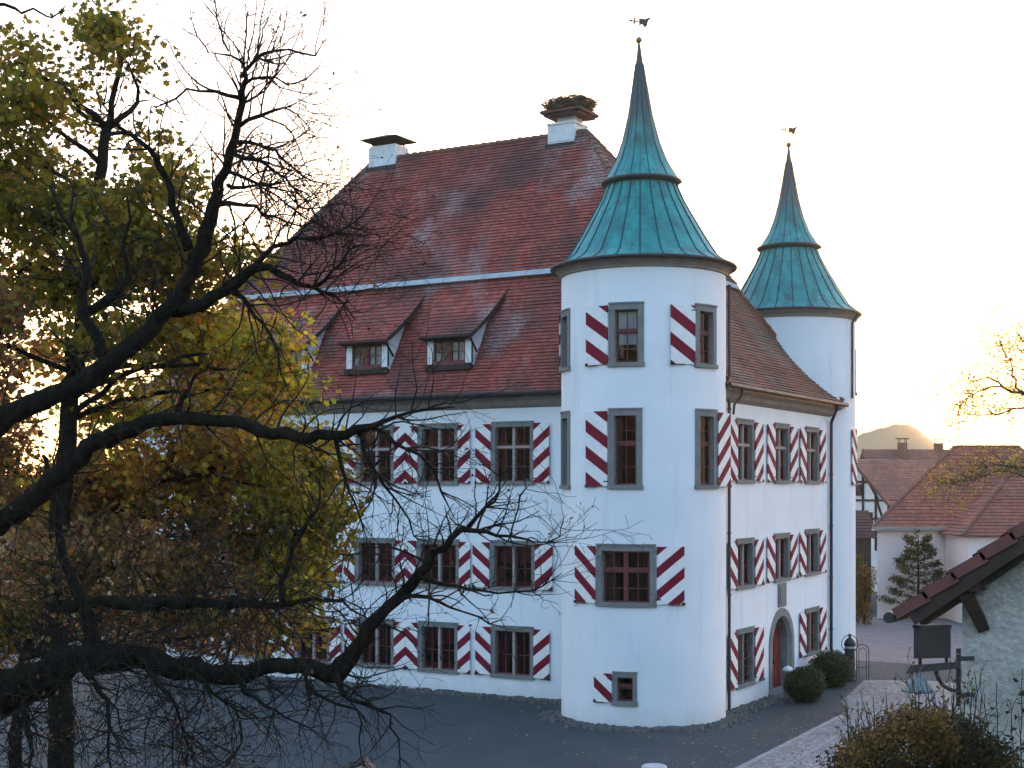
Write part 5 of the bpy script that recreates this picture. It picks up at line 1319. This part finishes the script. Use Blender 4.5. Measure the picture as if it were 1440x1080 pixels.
b = MB(); b.bar((c.x, c.y+.1, 0), (c.x, c.y+.1, c.z-.4), .08, .08, up=(0, 1, 0)); b.build('post', M['wood_dark'], ls)
b = MB(); b.poly([lb(-.24, 0, c.z-.45), lb(.10, 0, c.z-.45), lb(.10, 0, c.z-.08), lb(.0, 0, c.z-.05), lb(-.24, 0, c.z-.14)]); b.poly([lb(.10, 0, c.z-.45), lb(.10, .3, c.z-.45), lb(.10, .3, c.z-.08), lb(.10, 0, c.z-.08)]); b.poly([lb(-.24, .3, c.z-.45), lb(-.24, 0, c.z-.45), lb(-.24, 0, c.z-.14), lb(-.24, .3, c.z-.14)])
b.build('case', M['dormer_white'], ls)
b = MB(); b.bar(lb(.0, -.05, c.z), lb(.0, .35, c.z), .04, .04)
for (a0, z0, a1, z1) in ((.0, c.z, -.34, c.z-.13), (.0, c.z, .14, c.z-.13)):
    b.poly([lb(a0, -.06, z0), lb(a1, -.06, z1), lb(a1, .36, z1), lb(a0, .36, z0)]); b.poly([lb(a0, -.06, z0-.03), lb(a1, -.06, z1-.03), lb(a1, -.06, z1), lb(a0, -.06, z0)]); b.poly([lb(a0, -.06, z0-.03), lb(a1, -.06, z1-.03), lb(a1, .36, z1-.03), lb(a0, .36, z0-.03)])
b.build('lid', M['iron'], ls)

# fallen leaves on the ground
rs = np.random.RandomState(101); pts = []
for i in range(2600):
    if i < 1500: x, y = rr.uniform(4.5, 12), rr.uniform(-12, 13)
    elif i < 2100: x, y = rr.uniform(-24, 4), rr.uniform(-9, 0)
    else: x, y = rr.uniform(-1, 14), rr.uniform(12, 44)
    if x < XW+.1 and y > -2.9 and i >= 2100: continue
    pts.append((x, y, .03))
pts = np.array(pts)
kind(leaves('fallen_leaves', pts, rs.uniform(.06, .13, len(pts)), tint(rs, len(pts), [(.30, .20, .10), (.20, .12, .06), (.36, .27, .10)], [2, 2, 1]), M['leaf_dead'], None, rs, LEAF_OVAL, 3.0), 'stuff', 'brown fallen leaves scattered over the paving', 'leaves')

# ------------------------------------------------------------------ evening haze: even air round everything but the sky
hz_ = MB(); hz_.box(-4600, 4600, -4600, 4600, -1.5, 185)
hm = bpy.data.materials.new('haze_air'); hm.use_nodes = True; t_ = hm.node_tree
t_.nodes.remove(t_.nodes['Principled BSDF']); pv = t_.nodes.new('ShaderNodeVolumePrincipled')
pv.inputs['Color'].default_value = (1, .74, .48, 1); pv.inputs['Density'].default_value = .00036; pv.inputs['Anisotropy'].default_value = .45
t_.links.new(pv.outputs[0], t_.nodes['Material Output'].inputs['Volume'])
kind(hz_.build('haze', hm), 'stuff', 'thin warm evening haze filling the whole valley', 'haze')
